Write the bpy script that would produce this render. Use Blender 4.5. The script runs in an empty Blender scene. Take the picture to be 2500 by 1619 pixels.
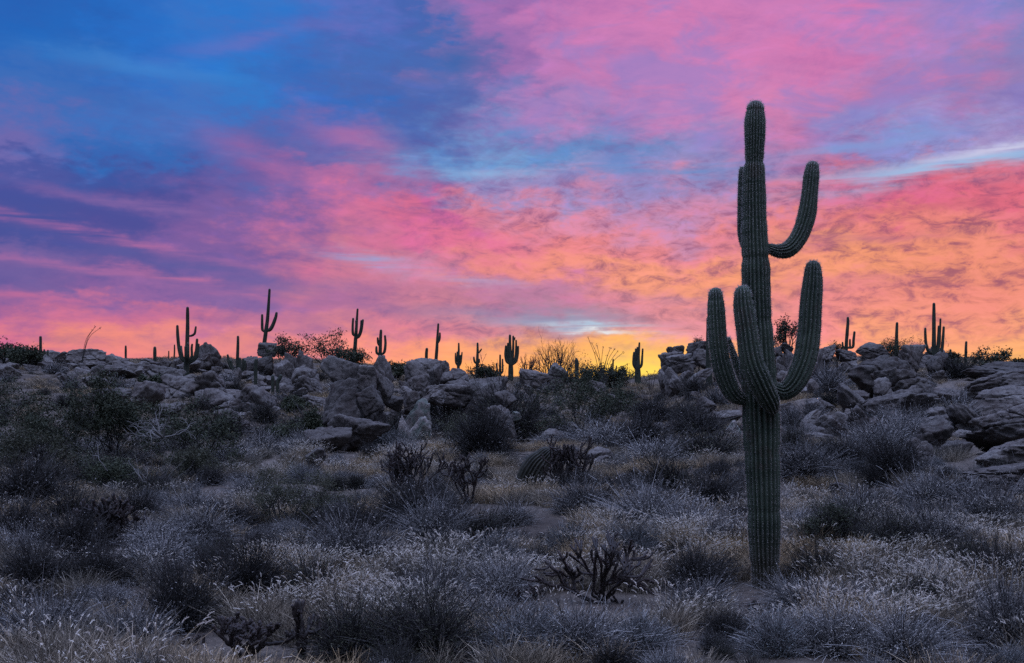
import bpy, math, random
import numpy as np

# ------------------------------------------------------------------ camera, sky, glow lamp, exposure
SC = bpy.context.scene
COL = SC.collection
F, CU, CV = 2681.0, 1250.0, 1008.0          # focal length and principal point / horizon row, in photo pixels
cam_d = bpy.data.cameras.new('camera')
cam = bpy.data.objects.new('camera', cam_d)
COL.objects.link(cam)
cam.location = (0, 0, 0)
cam.rotation_euler = (math.radians(90), 0, 0)
cam_d.sensor_width = 36.0
cam_d.lens = 36.0 * F / 2500.0
cam_d.shift_y = (CV - 809.5) / 2500.0
cam_d.clip_end = 6000
cam_d.clip_start = 0.1
SC.camera = cam
SC.view_settings.view_transform = 'Standard'
SC.view_settings.look = 'None'
SC.view_settings.exposure = 0.0
SC.view_settings.gamma = 1.0
SC.view_settings.use_curve_mapping = False
SC.cycles.max_bounces = 5
SC.cycles.diffuse_bounces = 3
SC.cycles.glossy_bounces = 2
SC.cycles.transmission_bounces = 2
SC.cycles.use_denoising = False
SUN_AZ, SUN_EL = math.radians(7.5), math.radians(4.5)


class NT:
    """small helper round a node tree"""
    def __init__(s, tree):
        s.t = tree; s.n = tree.nodes; s.l = tree.links
    def new(s, kind, **kw):
        n = s.n.new(kind)
        for k, v in kw.items():
            if k == 'ins':
                for a, b in v.items():
                    s.set(n.inputs[a], b)
            else:
                setattr(n, k, v)
        return n
    def set(s, sock, v):
        if hasattr(v, 'is_output'):
            s.l.new(v, sock)
        else:
            sock.default_value = v
    def m(s, op, a, b=0.0, c=0.0, clamp=False):
        n = s.n.new('ShaderNodeMath'); n.operation = op; n.use_clamp = clamp
        s.set(n.inputs[0], a); s.set(n.inputs[1], b)
        if op in ('MULTIPLY_ADD',): s.set(n.inputs[2], c)
        return n.outputs[0]
    def mix(s, f, a, b, mode='MIX'):
        n = s.n.new('ShaderNodeMix'); n.data_type = 'RGBA'; n.blend_type = mode
        n.clamp_factor = True
        s.set(n.inputs[0], f); s.set(n.inputs[6], a); s.set(n.inputs[7], b)
        return n.outputs[2]
    def ss(s, v, lo, hi, a=0.0, b=1.0):
        n = s.n.new('ShaderNodeMapRange'); n.interpolation_type = 'SMOOTHSTEP'
        s.set(n.inputs[0], v); n.inputs[1].default_value = lo; n.inputs[2].default_value = hi
        n.inputs[3].default_value = a; n.inputs[4].default_value = b
        return n.outputs[0]
    def noise(s, vec, scale, detail=4.0, rough=0.55, dist=0.0, color=False, dims='3D', w=None):
        n = s.n.new('ShaderNodeTexNoise'); n.noise_dimensions = dims
        if vec is not None: s.l.new(vec, n.inputs['Vector'])
        n.inputs['Scale'].default_value = scale; n.inputs['Detail'].default_value = detail
        n.inputs['Roughness'].default_value = rough; n.inputs['Distortion'].default_value = dist
        return n.outputs['Color' if color else 'Fac']
    def comb(s, x, y, z=0.0):
        n = s.n.new('ShaderNodeCombineXYZ')
        s.set(n.inputs[0], x); s.set(n.inputs[1], y); s.set(n.inputs[2], z)
        return n.outputs[0]
    def ramp(s, f, stops, interp='LINEAR'):
        n = s.n.new('ShaderNodeValToRGB'); cr = n.color_ramp; cr.interpolation = interp
        while len(cr.elements) > 1: cr.elements.remove(cr.elements[-1])
        for i, (p, c) in enumerate(stops):
            e = cr.elements[0] if i == 0 else cr.elements.new(p)
            e.position = p; e.color = (*c, 1.0)
        s.set(n.inputs[0], f)
        return n.outputs[0]


def lin(c):
    return tuple(((x / 255 + 0.055) / 1.055) ** 2.4 if x > 10 else x / 255 / 12.92 for x in c)


def build_sky():
    w = bpy.data.worlds.new('World'); SC.world = w; w.use_nodes = True
    t = NT(w.node_tree); t.n.clear()
    tc = t.new('ShaderNodeTexCoord').outputs['Generated']
    sep = t.new('ShaderNodeSeparateXYZ'); t.l.new(tc, sep.inputs[0])
    x, y, z = sep.outputs
    hyp = t.m('MAXIMUM', t.m('SQRT', t.m('ADD', t.m('MULTIPLY', x, x), t.m('MULTIPLY', y, y))), 0.02)
    az = t.m('ARCTAN2', x, y)                                  # 0 straight ahead, + to the right
    el = t.m('DIVIDE', z, hyp)                                 # tangent of the elevation
    # coordinates on a flat cloud deck, so streaks flatten towards the horizon
    zz = t.m('ADD', t.m('MAXIMUM', z, 0.0), 0.10)
    deck = t.comb(t.m('DIVIDE', x, zz), t.m('DIVIDE', y, zz), 0.0)
    flat = t.comb(t.m('MULTIPLY', az, 1.0), t.m('MULTIPLY', el, 2.2), 0.3)
    # slanted frame for the long bands that run down to the right
    slant = t.comb(t.m('ADD', t.m('MULTIPLY', az, 0.9), t.m('MULTIPLY', el, 0.7)),
                   t.m('SUBTRACT', t.m('MULTIPLY', el, 3.4), t.m('MULTIPLY', az, -0.75)), 1.7)
    nw = t.noise(flat, 5.5, 5.0, 0.58, color=True)
    sw = t.new('ShaderNodeSeparateColor'); t.l.new(nw, sw.inputs[0])
    nf = t.noise(flat, 26.0, 5.0, 0.62, color=True)
    sf = t.new('ShaderNodeSeparateColor'); t.l.new(nf, sf.inputs[0])
    da = t.m('ADD', t.m('MULTIPLY', t.m('SUBTRACT', sw.outputs[0], 0.5), 0.34), t.m('MULTIPLY', t.m('SUBTRACT', sf.outputs[0], 0.5), 0.15))
    de = t.m('ADD', t.m('MULTIPLY', t.m('SUBTRACT', sw.outputs[1], 0.5), 0.15), t.m('MULTIPLY', t.m('SUBTRACT', sf.outputs[1], 0.5), 0.085))
    low = t.ss(el, 0.0, 0.16, 0.30, 1.0)
    a2 = t.m('ADD', az, da); e2 = t.m('ADD', el, t.m('MULTIPLY', de, low))
    fa = t.m('MULTIPLY_ADD', a2, 1.0 / (2 * 0.47), 0.5, clamp=True)

    def P(u): return (math.atan((u - CU) / F)) / (2 * 0.47) + 0.5
    US = [0, 280, 560, 830, 1000, 1110, 1250, 1390, 1670, 1940, 2220, 2500]
    ROWS = [
        (-420, [(52,92,168),(58,98,176),(80,104,178),(110,108,178),(104,106,180),(126,108,178),(146,112,180),(160,114,182),(170,116,182),(166,120,188),(140,124,190),(104,122,188)]),
        (0,   [(26,98,186),(28,108,198),(50,118,204),(92,110,195),(64,100,182),(134,110,180),(165,110,180),(200,120,185),(215,125,185),(206,126,190),(165,130,200),(100,130,200)]),
        (130, [(26,102,190),(28,112,204),(32,118,208),(58,108,190),(62,104,182),(104,106,176),(160,110,180),(190,120,185),(212,125,185),(218,122,182),(172,130,196),(128,132,198)]),
        (260, [(56,110,190),(56,118,200),(36,121,206),(34,105,192),(62,100,180),(74,102,178),(104,120,188),(170,130,195),(204,130,192),(216,128,182),(196,122,178),(150,128,188)]),
        (390, [(112,106,178),(38,104,186),(74,100,178),(108,104,178),(80,120,190),(78,142,208),(108,164,218),(82,142,206),(142,142,202),(192,126,180),(140,150,212),(176,160,212)]),
        (455, [(74,86,164),(54,82,162),(104,92,168),(180,108,168),(165,112,172),(140,120,184),(165,150,204),(160,150,204),(150,142,200),(196,128,178),(214,112,146),(224,118,142)]),
        (520, [(64,78,158),(66,74,154),(118,90,162),(218,115,160),(224,110,152),(218,110,148),(222,130,160),(226,140,168),(196,140,186),(222,128,158),(226,108,126),(236,120,120)]),
        (590, [(66,78,156),(70,74,154),(122,88,160),(214,116,156),(228,118,146),(232,122,138),(236,136,134),(238,142,126),(232,142,136),(244,150,116),(244,150,114),(240,138,122)]),
        (660, [(110,92,162),(88,80,156),(136,92,162),(214,122,152),(205,130,165),(228,136,144),(238,148,126),(244,156,116),(248,166,112),(250,170,104),(249,164,108),(248,160,114)]),
        (740, [(120,92,160),(150,98,164),(134,96,164),(186,108,158),(206,120,154),(206,124,152),(200,122,148),(204,124,146),(232,144,136),(240,148,126),(246,156,114),(249,164,112)]),
        (800, [(176,102,160),(216,114,150),(190,110,156),(206,122,152),(230,136,138),(226,140,138),(178,126,156),(170,124,156),(222,138,140),(238,144,128),(247,160,114),(251,174,110)]),
        (855, [(226,112,152),(246,140,130),(230,132,140),(246,148,124),(250,160,112),(251,168,108),(246,160,112),(246,164,108),(251,176,100),(247,154,116),(250,172,108),(253,186,104)]),
        (930, [(236,122,150),(242,132,140),(250,150,120),(251,166,100),(252,172,94),(252,176,90),(254,186,84),(255,196,80),(255,214,82),(252,182,90),(253,192,86),(255,202,80)]),
        (1008, [(205,112,140),(220,125,130),(240,145,115),(248,165,95),(250,172,90),(252,178,86),(254,188,80),(255,200,78),(255,214,80),(252,184,88),(252,192,84),(250,198,80)]),
    ]
    cols = []
    for v, cs in ROWS:
        cols.append(((CV - v) / F, t.ramp(fa, [(P(u), lin((c[0], c[1] * 0.935, min(255, c[2] * 1.12)) if (520 <= v <= 930 and u >= 830 and c[2] < 150 and not (v > 840 and 1200 < u < 1800)) else c)) for u, c in zip(US, cs)], 'EASE')))
    out = cols[0][1]
    for (e_hi, _), (e_lo, c_lo) in zip(cols[:-1], cols[1:]):
        f = t.ss(e2, e_lo, e_hi)
        inv = t.m('SUBTRACT', 1.0, f)
        out = t.mix(inv, out, c_lo)
    # fine cloud structure: broken, fiery puffs low and right, silky streaks high and left
    n1 = t.noise(deck, 1.6, 6.0, 0.60, 0.4)
    n2 = t.noise(flat, 44.0, 7.0, 0.68, 0.6)
    st = t.new('ShaderNodeMapping'); st.inputs['Scale'].default_value = (4.0, 26.0, 1.0)
    t.l.new(slant, st.inputs[0])
    n3 = t.noise(st.outputs[0], 1.0, 5.0, 0.55, 0.3)
    nm = t.noise(flat, 16.0, 8.0, 0.70, 0.9)
    d1 = t.m('SUBTRACT', n1, 0.5); d2 = t.m('SUBTRACT', n2, 0.5); d3 = t.m('SUBTRACT', n3, 0.5); d4 = t.m('SUBTRACT', nm, 0.5)
    fiery = t.m('MULTIPLY', t.ss(az, -0.22, 0.10), t.ss(el, 0.30, 0.16))
    fiery = t.m('MULTIPLY', fiery, t.ss(el, 0.03, 0.08))
    k2 = t.m('MULTIPLY_ADD', fiery, 2.3, 0.35); k4 = t.m('MULTIPLY_ADD', fiery, 0.8, 0.85)
    s = t.m('ADD', t.m('MULTIPLY', d1, t.m('MULTIPLY_ADD', fiery, -0.45, 0.85)), t.m('MULTIPLY', d2, k2))
    s = t.m('ADD', s, t.m('MULTIPLY', d3, 0.38)); s = t.m('ADD', s, t.m('MULTIPLY', d4, k4))
    calm = t.m('MULTIPLY', t.ss(t.m('SUBTRACT', el, t.m('MULTIPLY', az, 0.8)), 0.34, 0.62), 0.72)     # smooth clear blue, high on the left
    s = t.m('MULTIPLY', s, t.m('SUBTRACT', 1.0, calm))
    dark = t.m('MULTIPLY', t.ss(s, 0.12, -0.58), 1.0)
    lite = t.m('MULTIPLY', t.ss(s, 0.0, 0.36), 0.50)
    dark = t.m('MULTIPLY', dark, t.m('MULTIPLY_ADD', t.m('MULTIPLY', t.ss(az, -0.05, 0.1), t.ss(el, 0.20, 0.28)), -0.38, 1.0))
    shade = t.mix(0.55, t.mix(1.0, out, (0.40, 0.46, 0.80, 1), 'MULTIPLY'), t.mix(fiery, (*lin((96, 84, 160)), 1), (*lin((172, 78, 118)), 1)))
    out = t.mix(dark, out, shade)
    bright = t.mix(1.0, out, (1.22, 1.20, 1.34, 1), 'MULTIPLY')
    out = t.mix(lite, out, bright)

    pw = t.m('MULTIPLY', t.ss(t.noise(flat, 11.0, 5.0, 0.6, 0.6), 0.44, 0.62), t.m('MULTIPLY', t.ss(az, -0.10, 0.08), t.ss(el, 0.17, 0.26)))
    out = t.mix(t.m('MULTIPLY', pw, 0.55), out, (*lin((134, 128, 204)), 1))
    deep = t.mix(1.0, out, (0.90, 0.82, 0.90, 1), 'MULTIPLY')
    out = t.mix(t.m('MULTIPLY', t.m('MULTIPLY', t.ss(el, 0.035, 0.11), t.ss(el, 0.30, 0.20)), t.ss(az, -0.30, 0.02)), out, deep)
    # thin bright gaps of clear air: right-hand streak, small low streak, pale wisps
    def streak(u, v, ru, rv, slope, col, amt, sc):
        a0 = math.atan((u - CU) / F); e0 = (CV - v) / F * math.cos(a0)
        ex = t.m('DIVIDE', t.m('SUBTRACT', az, a0), ru / F)
        ey = t.m('DIVIDE', t.m('SUBTRACT', t.m('SUBTRACT', t.m('ADD', el, t.m('MULTIPLY', de, 0.22)), e0), t.m('MULTIPLY', t.m('SUBTRACT', az, a0), slope)), rv / F)
        r2 = t.m('ADD', t.m('MULTIPLY', ex, ex), t.m('MULTIPLY', ey, ey))
        g = t.m('POWER', 2.718, t.m('MULTIPLY', r2, -1.0))
        mp = t.new('ShaderNodeMapping'); mp.inputs['Scale'].default_value = (9.0, sc, 1.0)
        mp.inputs['Rotation'].default_value = (0, 0, -math.atan(slope))
        t.l.new(t.comb(az, el, u * 0.01), mp.inputs[0])
        nn = t.ss(t.noise(mp.outputs[0], 1.0, 5.0, 0.55, 0.2), 0.30, 0.62)
        return t.m('MULTIPLY', t.m('MULTIPLY', g, nn), amt), (*lin(col), 1)
    for args in [(1480, 735, 330, 26, -0.03, (148,112,160), 0.75, 60), (1180, 700, 230, 20, -0.05, (160,112,162), 0.6, 70), (1300, 770, 330, 18, -0.05, (128,108,164), 0.75, 70),
                 (700, 690, 200, 34, -0.10, (112,92,164), 0.65, 50), (420, 640, 260, 40, -0.14, (82,86,160), 0.7, 45), (250, 575, 300, 13, -0.16, (196,112,166), 0.75, 110),
                 (480, 690, 220, 14, -0.14, (206,112,158), 0.7, 110), (120, 735, 300, 12, -0.12, (204,108,156), 0.7, 110), (330, 505, 300, 16, -0.15, (140,102,168), 0.7, 90), (150, 650, 260, 12, -0.12, (176,106,164), 0.7, 120), (640, 90, 200, 22, 0.25, (120,112,190), 0.45, 70), (330, 150, 260, 26, -0.06, (70,140,214), 0.5, 60), (900, 370, 120, 60, -0.45, (208,112,164), 0.55, 30), (640, 395, 160, 40, -0.4, (176,106,168), 0.5, 30),
                 (2050, 590, 240, 14, -0.02, (176,96,132), 0.7, 90), (2200, 520, 260, 14, 0.06, (206,96,122), 0.6, 90), (2020, 690, 380, 12, 0.0, (214,122,128), 0.6, 120),
                 (1540, 885, 260, 60, 0.0, (255,182,84), 0.6, 30), (1570, 905, 150, 52, 0.0, (255,222,86), 1.0, 6), (1120, 150, 60, 40, 0.3, (44,98,172), 0.6, 18), (2330, 400, 330, 26, 0.10, (150,196,238), 0.95, 120), (2480, 352, 200, 14, 0.10, (206,206,236), 0.9, 150),
                 (2150, 345, 260, 20, 0.12, (120,160,222), 0.6, 110), (1440, 796, 150, 13, -0.07, (160,200,232), 1.0, 240), (1450, 808, 75, 6, -0.14, (225,238,248), 1.0, 330),
                 (1350, 785, 210, 17, -0.04, (112,134,182), 0.7, 200), (905, 637, 120, 15, -0.16, (142,164,218), 0.85, 160),
                 (1170, 405, 210, 30, -0.05, (150,186,232), 0.7, 90), (1600, 420, 330, 34, -0.03, (72,138,206), 0.8, 100), (1160, 690, 140, 12, -0.08, (178,150,196), 0.7, 160)]:
        f, c = streak(*args)
        out = t.mix(f, out, c)
    # the dome overhead and behind the camera: dusk blue with grey-mauve cloud
    nz = t.ss(t.noise(deck, 0.9, 5.0, 0.6), 0.35, 0.65)
    back = t.mix(nz, (*lin((101,125,171)), 1), (*lin((143,149,184)), 1))
    absa = t.m('ABSOLUTE', az)
    fb = t.m('MAXIMUM', t.ss(absa, 0.55, 1.5), t.ss(el, 0.50, 1.1))
    lift = t.ss(el, 0.15, 2.4, 0.28, 10.6)  # unseen zenith made far brighter, added top light for rocks and shrubs
    vm = t.new('ShaderNodeVectorMath', operation='SCALE'); t.l.new(back, vm.inputs[0]); t.l.new(lift, vm.inputs[3])
    out = t.mix(fb, out, vm.outputs[0])
    out = t.mix(t.ss(el, 0.0, -0.15), out, (*lin((60,52,60)), 1))
    # physical twilight sky underneath the cloud
    sky = t.new('ShaderNodeTexSky', sky_type='NISHITA', sun_disc=False, sun_elevation=SUN_EL, sun_rotation=SUN_AZ, air_density=1.0, dust_density=1.0, ozone_density=1.5)
    b1 = t.new('ShaderNodeBackground', ins={'Strength': 0.06}); t.l.new(sky.outputs[0], b1.inputs[0])
    b2 = t.new('ShaderNodeBackground', ins={'Strength': 1.0}); t.l.new(out, b2.inputs[0])
    mx = t.new('ShaderNodeMixShader', ins={0: 0.93})
    t.l.new(b1.outputs[0], mx.inputs[1]); t.l.new(b2.outputs[0], mx.inputs[2])
    o = t.new('ShaderNodeOutputWorld'); t.l.new(mx.outputs[0], o.inputs[0])
    w.cycles.sampling_method = 'MANUAL'; w.cycles.sample_map_resolution = 512


build_sky()
glow_lamp_d = bpy.data.lights.new('sun', 'SUN'); glow_lamp_d.energy = 0.55; glow_lamp_d.angle = math.radians(14); glow_lamp_d.color = (1.0, 0.62, 0.42)  # added rim lamp standing in for the dusk glow below the horizon
sun = bpy.data.objects.new('sun', glow_lamp_d); COL.objects.link(sun)
sun.rotation_euler = (math.radians(90) - SUN_EL, 0, math.radians(180) - SUN_AZ)

# ------------------------------------------------------------------ numpy noise and mesh helpers
def hsh(ix, iy, iz, seed):
    n = (ix.astype(np.int64) * 374761393 + iy.astype(np.int64) * 668265263 + iz.astype(np.int64) * 2147483647 + seed * 144269504) & 0xFFFFFFFF
    n = ((n ^ (n >> 13)) * 1274126177) & 0xFFFFFFFF
    n = (n ^ (n >> 16)) & 0xFFFFFFFF
    return n.astype(np.float64) / 4294967295.0


def vnoise(p, seed=0):
    i = np.floor(p).astype(np.int64); f = p - i; f = f * f * f * (f * (f * 6 - 15) + 10)
    r = 0
    for dx in (0, 1):
        for dy in (0, 1):
            for dz in (0, 1):
                wgt = (f[:, 0] if dx else 1 - f[:, 0]) * (f[:, 1] if dy else 1 - f[:, 1]) * (f[:, 2] if dz else 1 - f[:, 2])
                r = r + wgt * hsh(i[:, 0] + dx, i[:, 1] + dy, i[:, 2] + dz, seed)
    return r * 2 - 1


def fbm(p, octaves=4, seed=0, gain=0.5):
    a, s, r = 1.0, 1.0, 0
    for o in range(octaves):
        r = r + a * vnoise(p * s + 17.3 * o, seed + o); a *= gain; s *= 2.03
    return r


def mesh(name, V, Fq, mats=(), mi=None, smooth=False):
    """V (n,3); Fq list of arrays of faces (k,3) or (k,4)"""
    me = bpy.data.meshes.new(name)
    V = np.asarray(V, dtype=np.float32)
    Fq = [np.asarray(f, dtype=np.int32) for f in (Fq if isinstance(Fq, (list, tuple)) else [Fq]) if len(f)]
    loops = np.concatenate([f.ravel() for f in Fq])
    tot = np.concatenate([np.full(len(f), f.shape[1], dtype=np.int32) for f in Fq])
    st = np.concatenate([[0], np.cumsum(tot)[:-1]]).astype(np.int32)
    me.vertices.add(len(V)); me.vertices.foreach_set('co', V.ravel())
    me.loops.add(len(loops)); me.loops.foreach_set('vertex_index', loops)
    me.polygons.add(len(tot)); me.polygons.foreach_set('loop_start', st); me.polygons.foreach_set('loop_total', tot)
    for m in mats: me.materials.append(m)
    if mi is not None: me.polygons.foreach_set('material_index', np.asarray(mi, dtype=np.int32))
    me.polygons.foreach_set('use_smooth', np.full(len(tot), bool(smooth)))
    me.update(calc_edges=True)
    return me


def link(name, me, parent=None):
    o = bpy.data.objects.new(name, me); COL.objects.link(o)
    if parent is not None: o.parent = parent
    return o


def tag(o, label=None, cat=None, group=None, kind=None):
    if label: o['label'] = label
    if cat: o['category'] = cat
    if group: o['group'] = group
    if kind: o['kind'] = kind
    return o


class Geo:
    """collects vertices and faces (with a material slot) of many pieces into one mesh"""
    def __init__(s): s.V = []; s.F3 = []; s.F4 = []; s.M3 = []; s.M4 = []; s.n = 0
    def add(s, V, F3=None, F4=None, mat=0):
        V = np.asarray(V, float)
        if F3 is not None and len(F3): s.F3.append(np.asarray(F3) + s.n); s.M3.append(np.full(len(F3), mat))
        if F4 is not None and len(F4): s.F4.append(np.asarray(F4) + s.n); s.M4.append(np.full(len(F4), mat))
        s.V.append(V); s.n += len(V)
    def verts(s): return np.concatenate(s.V)
    def build(s, name, mats, smooth=False, V=None):
        fs, ms = [], []
        if s.F3: fs.append(np.concatenate(s.F3)); ms.append(np.concatenate(s.M3))
        if s.F4: fs.append(np.concatenate(s.F4)); ms.append(np.concatenate(s.M4))
        return mesh(name, s.verts() if V is None else V, fs, mats, np.concatenate(ms), smooth)


def ribbons(paths, w0, w1, rng):
    """paths (n,k,3) -> flat blades; returns V, F4"""
    n, k, _ = paths.shape
    side = rng.normal(size=(n, 1, 3)); tg = paths[:, -1:] - paths[:, :1]
    side = np.cross(side, tg); side /= np.linalg.norm(side, axis=2, keepdims=True) + 1e-9
    w = np.broadcast_to(np.asarray(w0).reshape(-1, 1), (n, 1)) * (1 - np.linspace(0, 1, k)) + np.broadcast_to(np.asarray(w1).reshape(-1, 1), (n, 1)) * np.linspace(0, 1, k)
    L = paths - side * w[..., None] * 0.5; R = paths + side * w[..., None] * 0.5
    V = np.stack([L, R], 2).reshape(-1, 3)
    b = (np.arange(n)[:, None] * (2 * k) + np.arange(k - 1)[None] * 2).ravel()
    return V, np.stack([b, b + 1, b + 3, b + 2], 1)


def tube(pts, rad, sides=5):
    pts = np.asarray(pts, float); k = len(pts); rad = np.broadcast_to(np.asarray(rad, float), (k,))
    tg = np.gradient(pts, axis=0); tg /= np.linalg.norm(tg, axis=1, keepdims=True) + 1e-9
    ref = np.array([0.31, 0.17, 0.93]) if abs(tg[0, 2]) < 0.9 else np.array([1.0, 0.1, 0])
    nrm = np.cross(tg, ref); nrm /= np.linalg.norm(nrm, axis=1, keepdims=True) + 1e-9
    bn = np.cross(tg, nrm)
    th = np.linspace(0, 2 * np.pi, sides, endpoint=False)
    V = pts[:, None] + rad[:, None, None] * (nrm[:, None] * np.cos(th)[None, :, None] + bn[:, None] * np.sin(th)[None, :, None])
    V = V.reshape(-1, 3)
    i = np.arange(k - 1)[:, None] * sides; j = np.arange(sides)[None]; j2 = (j + 1) % sides
    F4 = np.stack([i + j, i + j2, i + sides + j2, i + sides + j], -1).reshape(-1, 4)
    V = np.concatenate([V, pts[-1:] + tg[-1:] * rad[-1] * 0.8])
    e = (k - 1) * sides
    F3 = np.stack([e + j[0], e + j2[0], np.full(sides, len(V) - 1)], 1)
    return V, F3, F4


def catmull(P, step):
    P = np.asarray(P, float)
    Q = np.concatenate([[2 * P[0] - P[1]], P, [2 * P[-1] - P[-2]]])
    out = []
    for i in range(1, len(Q) - 2):
        p0, p1, p2, p3 = Q[i - 1:i + 3]
        n = max(1, int(np.linalg.norm((p2 - p1)[:3]) / step))
        for t in np.arange(n) / n:
            out.append(0.5 * (2 * p1 + (p2 - p0) * t + (2 * p0 - 5 * p1 + 4 * p2 - p3) * t * t + (3 * p1 - p0 - 3 * p2 + p3) * t ** 3))
    out.append(P[-1])
    return np.array(out)


# ------------------------------------------------------------------ materials
def material(name):
    m = bpy.data.materials.new(name); m.use_nodes = True
    t = NT(m.node_tree); t.n.clear()
    o = t.new('ShaderNodeOutputMaterial')
    return m, t, o


def plant_mat(name, c0, c1, c2=None, trans=0.25, patch=0.0, rough=0.8, per_object=0.25):
    """strand colours vary from strand to strand and plant to plant"""
    m, t, o = material(name)
    g = t.new('ShaderNodeNewGeometry'); oi = t.new('ShaderNodeObjectInfo')
    stops = [(0.0, c0), (1.0, c1)] if c2 is None else [(0.0, c0), (0.6, c1), (1.0, c2)]
    col = t.ramp(g.outputs['Random Per Island'], stops)
    if patch:
        n = t.noise(g.outputs['Position'], 0.35, 4.0, 0.6)
        tint = t.ramp(n, [(0.32, (0.66, 0.70, 0.76)), (0.48, (0.95, 0.93, 0.92)), (0.66, (1.35, 1.16, 0.88))])
        col = t.mix(1.0, col, tint, 'MULTIPLY')
    if per_object:
        v = t.m('MULTIPLY_ADD', oi.outputs['Random'], 2 * per_object, 1 - per_object)
        hs = t.new('ShaderNodeHueSaturation', ins={'Value': v}); t.l.new(col, hs.inputs['Color']); col = hs.outputs[0]
    d = t.new('ShaderNodeBsdfPrincipled', ins={'Roughness': rough}); d.inputs['Specular IOR Level'].default_value = 0.25
    t.l.new(col, d.inputs['Base Color'])
    if trans:
        tr = t.new('ShaderNodeBsdfTranslucent'); t.l.new(col, tr.inputs[0])
        mx = t.new('ShaderNodeMixShader', ins={0: trans}); t.l.new(d.outputs[0], mx.inputs[1]); t.l.new(tr.outputs[0], mx.inputs[2])
        t.l.new(mx.outputs[0], o.inputs[0])
    else:
        t.l.new(d.outputs[0], o.inputs[0])
    return m


def rock_mat(name, lichen=0.0, tone=1.0):
    m, t, o = material(name)
    tc = t.new('ShaderNodeNewGeometry').outputs['Position']
    oi = t.new('ShaderNodeObjectInfo')
    n1 = t.noise(tc, 0.9, 5.0, 0.6, 0.3); n2 = t.noise(tc, 7.0, 6.0, 0.7); n3 = t.noise(tc, 38.0, 3.0, 0.6)
    c = t.ramp(n1, [(0.30, (0.160 * tone, 0.138 * tone, 0.128 * tone)), (0.5, (0.250 * tone, 0.226 * tone, 0.212 * tone)), (0.70, (0.34 * tone, 0.318 * tone, 0.300 * tone))])
    c = t.mix(0.85, c, t.ramp(n2, [(0.28, (0.38, 0.36, 0.36)), (0.5, (1.0, 0.98, 0.95)), (0.72, (1.35, 1.3, 1.25))]), 'MULTIPLY')
    c = t.mix(0.75, c, t.ramp(n3, [(0.33, (0.35, 0.33, 0.33)), (0.48, (1, 1, 1)), (0.66, (1.4, 1.4, 1.4))]), 'MULTIPLY')
    # dark desert-varnish streaks and rusty stains
    mp = t.new('ShaderNodeMapping'); mp.inputs['Scale'].default_value = (1.6, 1.6, 0.35); t.l.new(tc, mp.inputs[0])
    vs = t.ss(t.noise(mp.outputs[0], 1.1, 5.0, 0.65, 0.5), 0.52, 0.66)
    c = t.mix(t.m('MULTIPLY', vs, 0.6), c, (0.060, 0.044, 0.038, 1))
    if lichen:
        lf = t.ss(t.noise(tc, 2.3, 5.0, 0.7), 0.45, 0.58)
        c = t.mix(t.m('MULTIPLY', lf, lichen), c, (0.11, 0.14, 0.115, 1))
    hs = t.new('ShaderNodeHueSaturation', ins={'Value': t.m('MULTIPLY_ADD', oi.outputs['Random'], 0.5, 0.72)}); t.l.new(c, hs.inputs['Color'])
    d = t.new('ShaderNodeBsdfPrincipled', ins={'Roughness': 0.9}); d.inputs['Specular IOR Level'].default_value = 0.2
    t.l.new(hs.outputs[0], d.inputs['Base Color'])
    h = t.m('ADD', t.m('MULTIPLY', n2, 0.7), t.m('MULTIPLY', n3, 0.35))
    b = t.new('ShaderNodeBump', ins={'Strength': 0.9, 'Distance': 0.10}); t.l.new(h, b.inputs['Height'])
    t.l.new(b.outputs[0], d.inputs['Normal']); t.l.new(d.outputs[0], o.inputs[0])
    return m


def ground_mat():
    m, t, o = material('desert_soil')
    p = t.new('ShaderNodeNewGeometry').outputs['Position']
    n1 = t.noise(p, 0.25, 5.0, 0.6); n2 = t.noise(p, 6.0, 6.0, 0.7); n3 = t.noise(p, 45.0, 3.0, 0.6)
    c = t.ramp(n1, [(0.3, (0.06, 0.048, 0.04)), (0.5, (0.10, 0.082, 0.068)), (0.7, (0.15, 0.126, 0.106))])
    c = t.mix(0.8, c, t.ramp(n2, [(0.3, (0.45, 0.43, 0.42)), (0.5, (1, 1, 1)), (0.7, (1.4, 1.35, 1.3))]), 'MULTIPLY')
    c = t.mix(0.6, c, t.ramp(n3, [(0.35, (0.5, 0.5, 0.5)), (0.65, (1.5, 1.5, 1.5))]), 'MULTIPLY')
    d = t.new('ShaderNodeBsdfPrincipled', ins={'Roughness': 0.95}); d.inputs['Specular IOR Level'].default_value = 0.1
    t.l.new(c, d.inputs['Base Color'])
    b = t.new('ShaderNodeBump', ins={'Strength': 0.8, 'Distance': 0.08}); t.l.new(t.m('ADD', n2, t.m('MULTIPLY', n3, 0.4)), b.inputs['Height'])
    t.l.new(b.outputs[0], d.inputs['Normal']); t.l.new(d.outputs[0], o.inputs[0])
    return m


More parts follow.
